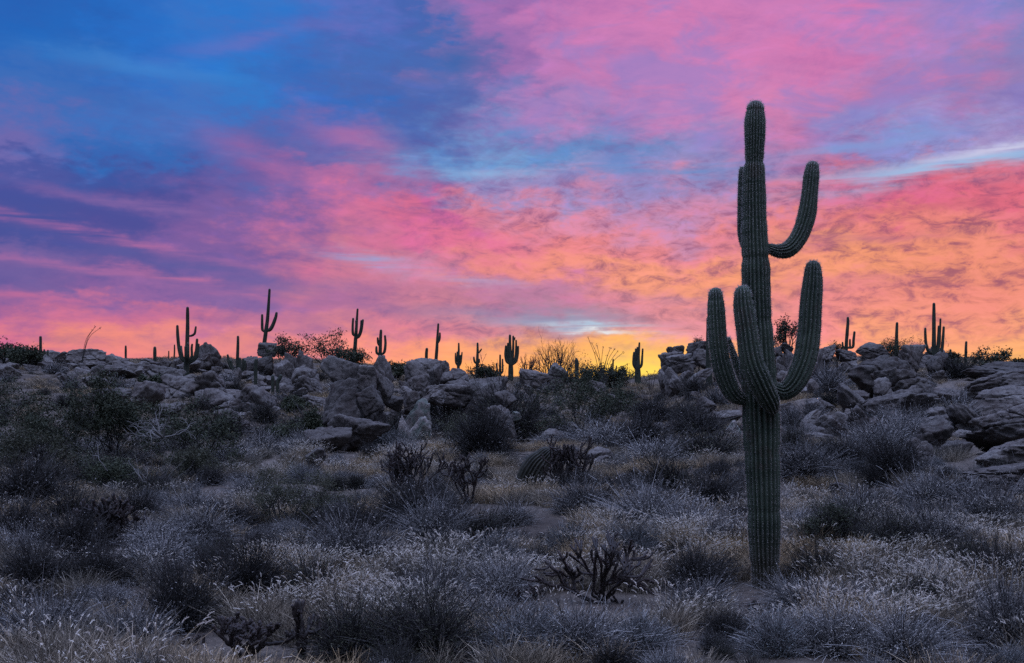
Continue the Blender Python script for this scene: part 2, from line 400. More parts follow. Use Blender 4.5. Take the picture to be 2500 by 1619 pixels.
def cactus_mat(name, c0, c1, scar=True):
    m, t, o = material(name)
    tc = t.new('ShaderNodeTexCoord').outputs['Object']
    n1 = t.noise(tc, 1.6, 5.0, 0.65); n2 = t.noise(tc, 14.0, 5.0, 0.65)
    c = t.ramp(n1, [(0.36, tuple(q * 0.7 for q in c0)), (0.62, c1)])
    c = t.mix(0.6, c, t.ramp(n2, [(0.3, (0.6, 0.6, 0.6)), (0.7, (1.3, 1.3, 1.25))]), 'MULTIPLY')
    if scar:
        sp = t.new('ShaderNodeSeparateXYZ'); t.l.new(tc, sp.inputs[0])
        sc = t.ss(t.noise(tc, 2.6, 5.0, 0.75), 0.56, 0.64)
        lowz = t.ss(t.m('ADD', sp.outputs[2], t.m('MULTIPLY', n2, -1.2)), 0.5, -0.5)                # corky bark at the foot
        c = t.mix(t.m('MULTIPLY', lowz, 0.8), c, (0.055, 0.045, 0.034, 1))
        c = t.mix(t.m('MULTIPLY', sc, 0.55), c, (0.07, 0.055, 0.04, 1))
    d = t.new('ShaderNodeBsdfPrincipled', ins={'Roughness': 0.6}); d.inputs['Specular IOR Level'].default_value = 0.3
    t.l.new(c, d.inputs['Base Color'])
    b = t.new('ShaderNodeBump', ins={'Strength': 0.4, 'Distance': 0.02}); t.l.new(n2, b.inputs['Height']); t.l.new(b.outputs[0], d.inputs['Normal'])
    t.l.new(d.outputs[0], o.inputs[0])
    return m


M_SOIL = ground_mat()
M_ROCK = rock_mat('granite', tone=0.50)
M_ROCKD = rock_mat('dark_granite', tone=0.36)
M_ROCKL = rock_mat('lichen_granite', lichen=0.8)
M_SAG = cactus_mat('saguaro_skin', (0.044, 0.064, 0.044), (0.070, 0.092, 0.064))
M_SAGF = cactus_mat('far_saguaro_skin', (0.034, 0.042, 0.030), (0.054, 0.062, 0.044), scar=False)
M_BARREL = cactus_mat('barrel_skin', (0.026, 0.026, 0.018), (0.042, 0.040, 0.028), scar=False)
M_SPINE = plant_mat('pale_spines', (0.30, 0.28, 0.26), (0.64, 0.60, 0.56), trans=0.6, per_object=0)
M_SPINED = plant_mat('dull_spines', (0.10, 0.08, 0.075), (0.26, 0.21, 0.20), trans=0.3, per_object=0)
M_CHOLLA = cactus_mat('cholla_skin', (0.020, 0.015, 0.013), (0.036, 0.026, 0.023), scar=False)
M_STRAW = plant_mat('dry_grass_blade', (0.065, 0.055, 0.043), (0.20, 0.168, 0.125), (0.62, 0.53, 0.40), trans=0.15, patch=0.35, per_object=0.1)
M_HEAD = plant_mat('grass_seed_head', (0.48, 0.43, 0.36), (0.78, 0.72, 0.63), trans=0.35, per_object=0)
M_TWIG = plant_mat('grey_twig', (0.035, 0.034, 0.034), (0.11, 0.106, 0.104), (0.36, 0.345, 0.33), trans=0.05, per_object=0.35)
M_TWIGD = plant_mat('dark_twig', (0.022, 0.021, 0.02), (0.062, 0.057, 0.052), trans=0.05, per_object=0.3)
M_TIP = plant_mat('pale_twig_tip', (0.28, 0.26, 0.24), (0.58, 0.54, 0.48), trans=0.3, per_object=0.3)
M_LEAF = plant_mat('dusty_olive_leaf', (0.040, 0.044, 0.026), (0.085, 0.088, 0.055), (0.13, 0.125, 0.085), trans=0.25, per_object=0.3)
M_LEAFD = plant_mat('dark_green_leaf', (0.020, 0.026, 0.014), (0.045, 0.053, 0.030), (0.072, 0.077, 0.046), trans=0.06, per_object=0.2)
M_SAGE = plant_mat('grey_sage_leaf', (0.085, 0.098, 0.098), (0.15, 0.17, 0.165), (0.22, 0.24, 0.235), trans=0.2, per_object=0.2)
M_BARK = plant_mat('rough_bark', (0.05, 0.042, 0.035), (0.085, 0.072, 0.06), trans=0, per_object=0.2)
M_DEAD = plant_mat('bleached_dead_wood', (0.10, 0.094, 0.087), (0.19, 0.178, 0.165), trans=0, per_object=0)

# ------------------------------------------------------------------ terrain
DK = np.array([0, 6, 12, 16, 20, 28, 36, 45, 60, 75, 90, 110.])
UK = np.array([0, 250, 500, 750, 1000, 1250, 1500, 1750, 2000, 2250, 2500.])
VT = np.array([
    [1612,1435,1325,1210,1130,1062,990,935,898,872],
    [1612,1435,1325,1210,1130,1062,985,930,895,876],
    [1612,1435,1325,1210,1130,1062,980,930,896,878],
    [1612,1435,1325,1210,1135,1072,990,935,898,880],
    [1612,1435,1325,1210,1140,1082,1003,950,920,905],
    [1612,1435,1325,1210,1140,1084,1010,962,938,928],
    [1612,1435,1325,1208,1135,1074,1008,965,940,932],
    [1612,1432,1322,1204,1125,1052,970,925,903,896],
    [1612,1430,1318,1194,1106,1028,950,906,886,880],
    [1612,1430,1315,1186,1092,1012,938,895,876,870],
    [1612,1430,1310,1176,1078,1002,932,900,890,892]], float)
ZT = (CV - VT) / F * DK[2:][None]
ZT = np.concatenate([np.full((len(UK), 1), -1.75), np.full((len(UK), 1), -2.3), ZT], 1)
DF = np.arange(0, 111, 0.5)
ZF = np.stack([np.interp(DF, DK, z) for z in ZT])
ker = np.hanning(15); ker /= ker.sum()
ZF = np.stack([np.convolve(np.pad(z, 7, mode='edge'), ker, 'valid') for z in ZF])
DX = np.array([110, 122, 140, 170, 220, 400, 900, 4000.]); DZ = np.array([0, -0.2, -1.5, -5, -11, -26, -32, -32.])


def ground(x, y, detail=True):
    x = np.atleast_1d(np.asarray(x, float)); y = np.atleast_1d(np.asarray(y, float))
    r = np.hypot(x, y); a = np.arctan2(x, y); ac = np.clip(a, -0.46, 0.46)
    d = np.where(np.abs(a) > 0.46, r * np.cos(0.46), y)
    u = np.clip(CU + F * np.tan(ac), 0, 2500)
    ui = np.clip(u / 250.0, 0, 9.9999); i = ui.astype(int); fu = ui - i; fu = fu * fu * (3 - 2 * fu)
    di = np.clip(d / 0.5, 0, len(DF) - 1.001); j = di.astype(int); fd = di - j
    z = (1 - fu) * ((1 - fd) * ZF[i, j] + fd * ZF[i, j + 1]) + fu * ((1 - fd) * ZF[i + 1, j] + fd * ZF[i + 1, j + 1])
    z = z + np.where(d > 110, np.interp(d, DX, DZ), 0)
    if detail:
        P = np.stack([x, y, np.zeros_like(x)], 1)
        amp = np.clip(d / 60.0, 0.12, 0.8)
        z = z + 0.35 * amp * fbm(P * 0.16, 3, 5) + 0.10 * amp * fbm(P * 0.9, 3, 9)
    return z


def gz(x, y): return float(ground(x, y)[0])


def inv_d(u, v):
    """distance at which the ground shows in photo row v"""
    ds = np.linspace(11, 112, 300)
    xs = (u - CU) / F * ds
    vs = CV - F * ground(xs, ds, False) / ds
    k = np.argmax(vs <= v)
    return float(ds[k]) if vs[k] <= v else 110.0


def at(u, v, d): return np.array([(u - CU) / F * d, d, (CV - v) / F * d])


def build_ground():
    az = np.concatenate([np.radians(np.arange(-180, -34, 4.0)), np.radians(np.arange(-34, 34.01, 0.25)), np.radians(np.arange(36, 180, 4.0))])
    r = np.concatenate([[0.02, 1, 2, 3, 4, 5, 6, 7, 8, 9], np.geomspace(10, 130, 200), np.geomspace(135, 3900, 40)])
    A, R = np.meshgrid(az, r, indexing='ij')
    X = (R * np.sin(A)).ravel(); Y = (R * np.cos(A)).ravel(); Z = ground(X, Y)
    na, nr = len(az), len(r)
    i = np.arange(na)[:, None]; j = np.arange(nr - 1)[None]; i2 = (i + 1) % na
    Fq = np.stack([i * nr + j, i2 * nr + j, i2 * nr + j + 1, i * nr + j + 1], -1).reshape(-1, 4)
    o = link('ground', mesh('ground', np.stack([X, Y, Z], 1), Fq[:, ::-1], [M_SOIL], smooth=True))
    tag(o, 'stony desert hillside rising to a rocky ridge', 'ground', kind='structure')


build_ground()

# ------------------------------------------------------------------ labels made from what stands nearby
LANDMARKS = [
    (456, 850, 'the many-armed saguaro on the left ridge'), (655, 790, 'the saguaro beside the perched boulder'),
    (870, 815, 'the four-armed saguaro above the great boulder'), (860, 960, 'the great cracked boulder'),
    (1110, 955, 'the long rock wall'), (1247, 870, 'the candelabra saguaro on the skyline'), (1415, 985, 'the dark bush with dead limbs'),
    (1665, 890, 'the tall boulder pile'), (1866, 1420, 'the foot of the giant saguaro'), (1860, 1150, 'the trunk of the giant saguaro'),
    (2160, 905, 'the two stacked dark slabs'), (2282, 810, 'the tall saguaro on the right ridge'), (2430, 1040, 'the layered rock outcrop'),
    (1440, 1400, 'the wide foreground cholla'), (1315, 1145, 'the leaning barrel cactus'), (1145, 1140, 'the vase-shaped cholla'),
    (1005, 1100, 'the broad upright cholla'), (255, 1290, 'the dense shaggy cholla'), (755, 1215, 'the big olive bush'),
    (400, 1035, 'the bleached dead branches'), (570, 1010, 'the rock jumble below the ridge'), (2270, 1050, 'the domed boulder'),
    (600, 1590, 'the stubby cholla at the frame bottom'), (99, 850, 'the pole saguaro at far left'), (150, 1080, 'the large dark bush'),
    (1562, 1320, 'the round teal shrub'), (2160, 1480, 'the grass at lower right'), (1000, 1450, 'the seeding grass stand'),
]
ORD = ['', 'second ', 'third ', 'fourth ', 'fifth ', 'sixth ', 'seventh ', 'eighth ', 'ninth ', 'tenth ', 'eleventh ', 'twelfth ']
AUTO = []


def auto(o, u, v, adj, noun, cat, group):
    AUTO.append((o, u, v, adj, noun)); tag(o, None, cat, group)


def write_labels():
    buckets = {}
    for it in AUTO:
        o, u, v, adj, noun = it
        best = min(LANDMARKS, key=lambda L: (L[0] - u) ** 2 + ((L[1] - v) * 1.6) ** 2)
        du, dv = u - best[0], (v - best[1]) * 1.6
        rel = ('right of' if du > 0 else 'left of') if abs(du) > abs(dv) else ('below' if dv > 0 else 'above')
        buckets.setdefault((adj, noun, best[2], rel), []).append((math.hypot(du, dv), o))
    for (adj, noun, lm, rel), lst in buckets.items():
        lst.sort(key=lambda q: q[0])
        for k, (_, o) in enumerate(lst):
            if len(lst) == 1: o['label'] = f'{adj} {noun} {rel} {lm}'
            else: o['label'] = f'{(ORD[k] if k < len(ORD) else ORD[-1])}closest {adj} {noun} {rel} {lm}'


# ------------------------------------------------------------------ saguaros
def ribbed(path, radii, ribs, seg, depth, step, spine, rng, pinch=()):
    """ribbed cactus limb along a path: returns (Geo skin, Geo spines)"""
    P = np.concatenate([np.asarray(path, float), np.asarray(radii, float)[:, None]], 1)
    C = catmull(P, step); r = np.maximum(C[:, 3], 0.004); C = C[:, :3]
    # rounded tip
    tdir = C[-1] - C[-3]; tdir /= np.linalg.norm(tdir)
    R = r[-1]; cap = np.linspace(0, 1, 9)[1:]
    C = np.concatenate([C, C[-1] + tdir * (R * 1.15 * np.sin(cap * np.pi / 2))[:, None]])
    r = np.concatenate([r, np.maximum(R * np.cos(cap * np.pi / 2) ** 0.9, 0.002)])
    n = len(C)
    s = np.concatenate([[0], np.cumsum(np.linalg.norm(np.diff(C, axis=0), axis=1))])
    r = r * (1 + 0.030 * vnoise(np.stack([s * 2.1, s * 0, s * 0 + rng.uniform(0, 90)], 1), 3) + 0.018 * vnoise(np.stack([s * 7, s * 0, s * 0 + 3], 1), 8))
    for (f, a) in pinch: r = r * (1 - a * np.exp(-((s / s[-1] - f) * s[-1] / 0.05) ** 2))
    T = np.gradient(C, axis=0); T /= np.linalg.norm(T, axis=1, keepdims=True) + 1e-9
    N = np.zeros_like(C); ref = np.array([0.0, -1.0, 0.0])
    N[0] = ref - T[0] * ref.dot(T[0]); N[0] /= np.linalg.norm(N[0])
    for i in range(1, n):
        v = N[i - 1] - T[i] * N[i - 1].dot(T[i]); N[i] = v / np.linalg.norm(v)
    B = np.cross(T, N)
    A = ribs * seg; th = np.linspace(0, 2 * np.pi, A, endpoint=False)
    ph = th * ribs
    prof = 1 - depth * 2 * (1 - np.abs(np.cos(ph / 2)) ** 0.75)             # crests broad, furrows narrow
    wob = 0.02 * np.sin(s * 1.3 + rng.uniform(0, 6))
    th = th + 0.022 * np.sin(3 * th + rng.uniform(0, 6)) + 0.016 * np.sin(5 * th + rng.uniform(0, 6))
    TH, SS = np.meshgrid(th, s); q3 = np.stack([np.cos(TH.ravel()) * 1.4, np.sin(TH.ravel()) * 1.4, SS.ravel() * 2.2], 1)
    rr = r[:, None] * prof[None] * (1 + 0.030 * fbm(q3, 2, int(rng.integers(999))).reshape(TH.shape))
    tt = th[None] + wob[:, None]
    V = C[:, None] + rr[..., None] * (N[:, None] * np.cos(tt)[..., None] + B[:, None] * np.sin(tt)[..., None])
    i = np.arange(n - 1)[:, None] * A; j = np.arange(A)[None]; j2 = (j + 1) % A
    skin = Geo(); skin.add(V.reshape(-1, 3), None, np.stack([i + j, i + j2, i + A + j2, i + A + j], -1).reshape(-1, 4))
    sp = Geo()
    if spine:
        gap, ln, cnt, wd = spine
        ks = np.unique(np.searchsorted(s, np.arange(0.05, s[-1] - 0.01, gap)).clip(0, n - 1))
        cr = np.arange(ribs) * 2 * np.pi / ribs
        K, Q = np.meshgrid(ks, cr, indexing='ij'); K = K.ravel(); Q = Q.ravel()
        K = np.repeat(K, cnt); Q = np.repeat(Q, cnt)
        a = Q + wob[K]
        out = N[K] * np.cos(a)[:, None] + B[K] * np.sin(a)[:, None]
        base = C[K] + out * (r[K] * 0.995)[:, None] + T[K] * rng.uniform(-0.25, 0.25, len(K))[:, None] * gap
        dirv = out * rng.uniform(0.35, 1.0, len(K))[:, None] + rng.normal(size=(len(K), 3)) * 0.55
        tipb = np.clip((s[K] - (s[-1] - 0.35)) / 0.35, 0, 1)
        dirv += T[K] * (tipb * 0.9)[:, None]
        dirv /= np.linalg.norm(dirv, axis=1, keepdims=True)
        L = ln * rng.uniform(0.5, 1.15, len(K)) * (1 + 0.5 * tipb)
        sd = np.cross(dirv, rng.normal(size=dirv.shape)); sd /= np.linalg.norm(sd, axis=1, keepdims=True)
        v0 = base - sd * wd / 2; v1 = base + sd * wd / 2; v2 = base + dirv * L[:, None]
        VV = np.stack([v0, v1, v2], 1).reshape(-1, 3)
        sp.add(VV, np.arange(len(VV)).reshape(-1, 3))
    return skin, sp


def saguaro(name, label, d, trunk, arms, ribs, seg, step, spine, mat, group=None, depth=0.085, dy=None, seed=1):
    """trunk, arms: lists of (u, v, half width px[, depth offset m]) from foot / joint to tip"""
    rng = np.random.default_rng(seed)
    u0, v0 = trunk[0][:2]
    foot = at(u0, v0, d)
    root = link(name, None); root.location = foot
    tag(root, label, 'cactus', group)
    def conv(lst):
        P = []; R = []
        for q in lst:
            p = at(q[0], q[1], d); p = p - foot
            if len(q) > 3: p[1] += q[3]; k = 1 + q[3] / d; p[0] = (q[0] - CU) / F * (d + q[3]) - foot[0]; p[2] = (CV - q[1]) / F * (d + q[3]) - foot[2]
            P.append(p); R.append(q[2] / F * (d + (q[3] if len(q) > 3 else 0)))
        return P, R
    P, R = conv(trunk)
    drop = max(0.5, float(foot[2]) - gz(foot[0], foot[1]) + 0.4)
    P.insert(0, P[0] + np.array([0, 0, -drop])); R.insert(0, R[0] * 0.97)
    sk, sp = ribbed(P, R, ribs, seg, depth, step, spine, rng, pinch=[(0.12, 0.03), (0.22, 0.05), (0.33, 0.04), (0.47, 0.07), (0.58, 0.05), (0.70, 0.06), (0.79, 0.04), (0.885, 0.11)] if spine and spine[2] > 3 else ())
    tr = link('trunk', sk.build('trunk', [mat], True), root)
    if spine: link('spines', sp.build('spines', [M_SPINE]), tr)
    for a in arms:
        P, R = conv(a)
        sk, sp = ribbed(P, R, max(7, int(ribs * 0.72)), seg, depth * 1.15, step, spine, rng)
        ar = link('arm', sk.build('arm', [mat], True), root)
        if spine: link('spines', sp.build('spines', [M_SPINE]), ar)
    return root


SAG_D = 15.8
saguaro('saguaro_cactus', 'giant green ribbed saguaro with raised arms standing in foreground grass', SAG_D,
    [(1868,1445,30),(1868,1400,32),(1866,1330,37),(1865,1250,39.5),(1860,1100,44),(1857,1000,45.5),(1851,900,42),(1848,800,38),(1846,740,35.5),
     (1845,660,33.5),(1842,560,30.5),(1841,450,27),(1842,372,23),(1843,330,25),(1843,298,25),(1844,270,21)],
    [[(1822,974,12,-0.05),(1808,974,16,-0.08),(1787,957,21.5,-0.12),(1767,910,23.5,-0.14),(1756,858,22.5,-0.14),(1750,790,22,-0.14),(1748,750,21,-0.14),(1747,722,17.5,-0.14)],
     [(1888,1004,12,-0.22),(1880,982,23,-0.36),(1857,937,28,-0.48),(1834,879,28,-0.52),(1823,807,26.5,-0.52),(1815,750,24.5,-0.50),(1813,721,20.5,-0.50)],
     [(1880,942,12,0.0),(1896,950,18,-0.03),(1917,955,22.5,-0.05),(1942,931,26.5,-0.06),(1964,879,28,-0.06),(1975,817,28,-0.06),(1980,739,26.5,-0.06),(1984,690,24,-0.06),(1985,659,20,-0.06)],
     [(1868,603,9,0.0),(1880,607,13,0.0),(1900,613,17.5,0.0),(1926,608,21,0.0),(1951,578,21.5,0.0),(1968,531,22,0.0),(1976,480,20.5,0.0),(1981,430,19.5,0.0),(1983,412,16.5,0.0)],
     [(1842,630,8,0.12),(1826,612,11,0.26),(1814,575,12,0.33),(1811,511,10.5,0.34),(1812,440,9.5,0.34),(1813,416,8,0.34)],
     [(1838,955,10,0.2),(1820,935,12,0.36),(1801,895,11,0.42),(1789,862,8.5,0.44),(1781,838,7,0.44),(1779,830,6,0.44)]],
    22, 8, 0.028, (0.034, 0.031, 8, 0.0028), M_SAG, seed=4, depth=0.125)

FAR = [  # label, distance, trunk, arms
 ('pole saguaro with stubby shoots at its foot, far left skyline', 92, [(99,884,3.4),(99,850,3.6),(99,824,3.2)], [[(98,880,2),(91,875,3),(88,862,3),(87,849,2.6)],[(100,880,2),(107,876,3),(108,865,3),(108,855,2.4)],[(100,882,2),(114,878,2.6),(116,868,2.6),(117,856,2)]]),
 ('short single saguaro stub on the skyline left of the low club-shaped one', 100, [(307,872,2.6),(307,858,2.8),(307,846,2.3)], []),
 ('short thick club-shaped saguaro on the left ridge', 88, [(378,888,3.6),(378,865,4.3),(378,850,3.6)], []),
 ('smallest thin pole saguaro left of the many-armed one', 104, [(412,876,1.6),(412,868,1.7),(412,858,1.4)], []),
 ('slender pole saguaro just left of the many-armed one', 104, [(425,876,1.9),(426,858,2),(426,843,1.7)], []),
 ('many-armed saguaro with tall spire and cluster of low arms, left ridge', 74, [(455,921,7.2),(456,880,6.6),(457,840,5.2),(458,800,4.6),(458,770,4.2),(458,753,3.6)],
   [[(452,884,3),(443,874,4.6),(437,850,4.4),(434,820,4),(433,797,3.2)], [(460,820,2),(467,820,2.8),(475,815,3),(477,806,2.8),(478,799,2.4)],
    [(454,886,3),(447,876,3.6),(443,860,3.4),(442,847,3,0.2)], [(455,886,3,-.3),(454,870,3.8,-.5),(453,848,3.2,-.5)], [(458,886,3,-.3),(459,870,4,-.5),(459,840,3.4,-.5)],
    [(460,886,3),(468,872,3.4),(468,850,3),(469,842,2.6)], [(461,884,3),(474,874,4),(479,856,3.6),(481,830,3.2)], [(461,888,3),(477,876,3.6),(483,858,3.2),(485,842,2.8)]]),
 ('spire saguaro rising from a ring of low arms between rocks', 76, [(580,906,4),(580,870,4),(581,840,3.6),(581,823,3)],
   [[(578,906,2.5),(566,900,3.6),(559,885,3.4),(556,868,2.8)], [(578,906,2.5),(569,900,3.4),(564,882,3)], [(581,906,2.4,-.3),(586,898,3.2,-.4),(586,876,2.8,-.4)], [(582,906,2.4),(592,900,3.2),(594,878,2.8)], [(582,908,2.4),(596,902,3),(599,882,2.6)]]),
 ('stout armless saguaro standing low among rocks below the perched boulder', 72, [(624,922,4.4),(624,900,4.8),(625,880,4.2)], []),
 ('tall two-armed saguaro rising behind the perched boulder', 80, [(645,850,5.4),(648,818,5),(653,780,4.4),(656,740,3.6),(658,708,3)],
   [[(648,810,2.6),(641,806,3.4),(640,790,3.4),(640,770,2.8)], [(650,808,2.8),(659,805,4.6),(666,794,4.6),(673,775,3.8),(675,765,3)]]),
 ('tall saguaro with bunched arms on bare trunk, above the great boulder', 84, [(865,880,5),(867,845,4.8),(869,818,4.2),(871,785,3.2),(873,756,2.6)],
   [[(867,820,2.5),(862,816,3.4),(861,800,3),(862,779,2.6)], [(869,826,2.5),(876,822,3.4),(882,808,3.2),(885,790,2.8),(886,782,2.4)], [(869,822,2.5),(877,816,3),(881,800,2.8),(882,784,2.4)], [(868,820,2.5,-.3),(870,805,2.6,-.4),(869,784,2.2,-.4)]]),
 ('squat saguaro with three stubby raised arms, next to the four-armed one', 84, [(927,892,4.6),(928,862,4.6),(929,830,4),(930,808,3.2)],
   [[(926,866,2.5),(920,862,3.2),(919,854,3),(919,848,2.6)], [(927,846,2),(923,838,2.6),(922,826,2.4)], [(930,866,2.5),(938,860,3.4),(941,840,3.2),(940,821,2.6)]]),
 ('short fat saguaro beside the slender leaning one, atop the domed rock', 82, [(1041,884,3.8),(1041,865,3.9),(1042,853,3.4)], []),
 ('tall slender leaning saguaro with one hugging arm', 82, [(1064,892,4.2),(1066,860,4),(1068,825,3.2),(1070,792,2.4)], [[(1067,840,2),(1072,832,2.6),(1074,822,2.6),(1074,814,2.2)]]),
 ('thin saguaro with four slim upright arms like a fork', 92, [(1119,906,3.6),(1119,880,3.4),(1120,855,2.6),(1120,839,2)],
   [[(1118,894,1.8),(1113,886,2.2),(1112,872,2),(1112,863,1.6)], [(1119,890,1.6),(1116,880,2),(1116,860,1.6)], [(1120,896,1.8),(1125,886,2.2),(1127,870,2),(1128,861,1.6)], [(1120,888,1.6),(1123,880,1.8),(1124,868,1.5)]]),
 ('saguaro with one high bent arm and one low curled arm', 92, [(1165,916,4.2),(1165,890,4),(1166,860,3.2),(1166,839,2.4)],
   [[(1163,888,2),(1159,884,2.6),(1157,876,2.4),(1157,873,2)], [(1168,862,1.6),(1172,858,2),(1175,853,1.8)], [(1167,888,2),(1170,884,2.2),(1170,878,2)]]),
 ('candelabra saguaro with six crowded upright arms on the skyline', 90, [(1247,920,6.6),(1247,895,6),(1246,870,4.4),(1245,840,3.6),(1245,820,3)],
   [[(1244,888,3),(1237,882,3.6),(1234,865,3.2),(1235,846,2.6)], [(1245,886,2.6),(1240,874,3),(1240,850,2.6),(1240,839,2.2)], [(1248,886,2.6),(1252,870,3.2),(1253,840,2.8),(1253,822,2.4)], [(1253,834,1.2),(1256,829,1.8),(1257,825,1.6)], [(1250,888,3),(1258,874,3),(1260,850,2.6),(1260,832,2.2)], [(1251,890,3),(1260,882,3.4),(1264,864,3),(1265,847,2.4)]]),
 ('three-stemmed low saguaro left of the candelabra one', 96, [(1221,918,3),(1221,890,2.8),(1221,868,2.2)], [[(1220,914,2),(1215,908,2.4),(1213,896,2.2),(1213,888,1.9)], [(1222,914,2),(1227,906,2.4),(1227,890,2.2),(1227,878,1.9)]]),
 ('tiny pole saguaro over the long dark skyline slab', 104, [(1298,912,1.6),(1298,900,1.6),(1298,887,1.3)], []),
 ('tiny thin pole saguaro before the bare branching bush', 102, [(1353,905,1.6),(1353,890,1.6),(1353,877,1.3)], []),
 ('ragged dead saguaro stump behind the skyline bushes', 86, [(1408,925,4.6),(1408,905,5),(1408,882,4.6),(1407,876,2.2)], []),
 ('small dim saguaro with two stub arms left of the five-spired one', 96, [(1496,928,2.6),(1496,905,2.5),(1497,878,1.9)], [[(1495,914,1.6),(1492,908,2),(1492,890,1.6)], [(1497,914,1.6),(1503,908,1.8),(1505,894,1.5)]]),
 ('five-spired saguaro on a fat base in the yellow glow', 84, [(1557,930,7.6),(1557,915,7.8),(1557,898,6.4),(1559,875,3.6),(1560,855,2.8),(1561,838,2.2)],
   [[(1553,902,3),(1548,890,4.4),(1547,875,3.4),(1548,862,2.8)], [(1555,900,2.6),(1552,880,3),(1552,853,2.2)], [(1557,898,2.4),(1556,870,2.4),(1556,849,2)], [(1559,900,2.8),(1566,892,3.2),(1568,870,2.6),(1569,853,2.2)]]),
 ('dim saguaro partly hidden behind the left arm of the giant one', 66, [(1731,900,8),(1730,860,7),(1729,815,5),(1728,778,3.4)], []),
 ('leaning pole saguaro with three short shoots on the right ridge', 74, [(2066,850,4.2),(2068,815,4.2),(2070,790,3.8),(2070,777,3.2)], [[(2064,850,2),(2058,847,2.8),(2057,842,2.6),(2057,837,2.2)], [(2068,850,2),(2075,847,2.8),(2075,840,2.8),(2075,830,2.4)], [(2069,850,2.2),(2082,847,3.4),(2084,830,3.4),(2086,812,3)]]),
 ('bare pole saguaro between two twiggy shrubs on the right ridge', 74, [(2189,856,4.2),(2189,820,4),(2190,790,3.2)], []),
 ('tall right ridge saguaro with long low left arm and three right arms', 70, [(2279,880,6),(2280,850,5.4),(2280,800,4.6),(2280,760,4),(2280,743,3.4)],
   [[(2276,862,2.6),(2267,858,4),(2261,840,3.8),(2259,815,3.4),(2259,803,2.8)], [(2283,864,2.6),(2289,852,4),(2291,825,3.6),(2292,798,3)], [(2284,858,2.2),(2293,846,2.8),(2295,810,2.8),(2296,780,2.4)], [(2284,866,2.6),(2298,856,4.2),(2302,830,3.8),(2304,800,3)]]),
 ('short saguaro wrapped by a small bush, right ridge', 74, [(2320,886,2.4),(2320,870,2.6),(2320,855,2.2)], []),
 ('slim pole saguaro beside the dark hilltop at right', 76, [(2358,892,3.4),(2358,860,3.4),(2359,836,2.8)], []),
 ('tiny knob saguaro peeping up beside the dark hilltop', 78, [(2347,886,2.4),(2347,880,2.4),(2347,877,2)], []),
 ('small round-topped cactus on the slope below the perched boulder', 66, [(666,934,4.2),(666,925,4.6),(666,920,3.8)], []),
 ('small leaning dark cactus on the slope below the perched boulder', 66, [(678,934,4.6),(682,926,5),(685,919,4.2)], []),
]
for i, (lb, d, tr, ar) in enumerate(FAR):
    saguaro('saguaro_cactus', lb, d, tr, ar, 12, 4, 0.09, None, M_SAGF, 'saguaros along the skyline', depth=0.10, seed=40 + i)

# ------------------------------------------------------------------ boulders
def ico(sub):
    import bmesh
    bm = bmesh.new(); bmesh.ops.create_icosphere(bm, subdivisions=sub, radius=1)
    V = np.array([v.co[:] for v in bm.verts]); Fc = np.array([[v.index for v in f.verts] for f in bm.faces]); bm.free()
    return V, Fc


ICO = {4: ico(4), 5: ico(5), 6: ico(6)}


def rock_mesh(seed, sub=5, mat=None, kind='round', tilt=0.0):
    rng = np.random.default_rng(seed)
    n, Fc = ICO[sub]
    K = {'round': 11, 'block': 8, 'slab': 9, 'wedge': 8}[kind]
    pl = rng.normal(size=(K, 3)); pl /= np.linalg.norm(pl, axis=1, keepdims=True)
    if kind == 'block':
        q, _ = np.linalg.qr(rng.normal(size=(3, 3)) * 0.35 + np.eye(3))
        pl = np.concatenate([q.T, -q.T, pl[:4]])
    dist = rng.uniform(0.78, 1.12, len(pl))
    pw = {'round': 13, 'block': 30, 'slab': 20, 'wedge': 24}[kind]
    dots = np.maximum(n @ pl.T, 1e-4) / dist[None]
    r = (dots ** pw).sum(1) ** (-1.0 / pw)
    r = np.minimum(r, 1.7)
    V = n * r[:, None]
    # joints: narrow grooves along tilted planes
    for _ in range(rng.integers(2, 5)):
        q = rng.normal(size=3); q /= np.linalg.norm(q); off = rng.uniform(-0.55, 0.55)
        dd = V @ q - off + 0.10 * fbm(V * 1.7, 3, seed)
        V = V * (1 - (0.11 * np.exp(-(dd / 0.028) ** 2) + 0.05 * np.exp(-(dd / 0.10) ** 2)))[:, None]
    V = V * (1 + 0.060 * fbm(V * 1.5 + seed, 3, seed) + 0.030 * fbm(V * 5 + seed, 4, seed + 7, 0.6) )[:, None]
    # scaled ledges
    V = V * (1 + 0.035 * np.tanh(6 * fbm(V * 2.6 - seed, 2, seed + 31)))[:, None]
    if tilt:
        c, s_ = math.cos(tilt), math.sin(tilt)
        V = V * np.array([1.0, 0.7, 0.5]); V = V @ np.array([[c, 0, s_], [0, 1, 0], [-s_, 0, c]])
    lo, hi = V.min(0), V.max(0); V = (V - (lo + hi) / 2) / (hi - lo)
    return mesh('boulder', V, Fc, [mat or M_ROCK], smooth=True)


SHARED = {}
for k in ('round', 'block', 'slab', 'wedge'):
    SHARED[k] = [rock_mesh(100 + 17 * i + len(k) * 1000, 5, None, k) for i in range(5)]
TILTED = {s: [rock_mesh(900 + 7 * i + s, 5, None, 'slab', 0.6 * s) for i in range(2)] for s in (1, -1)}

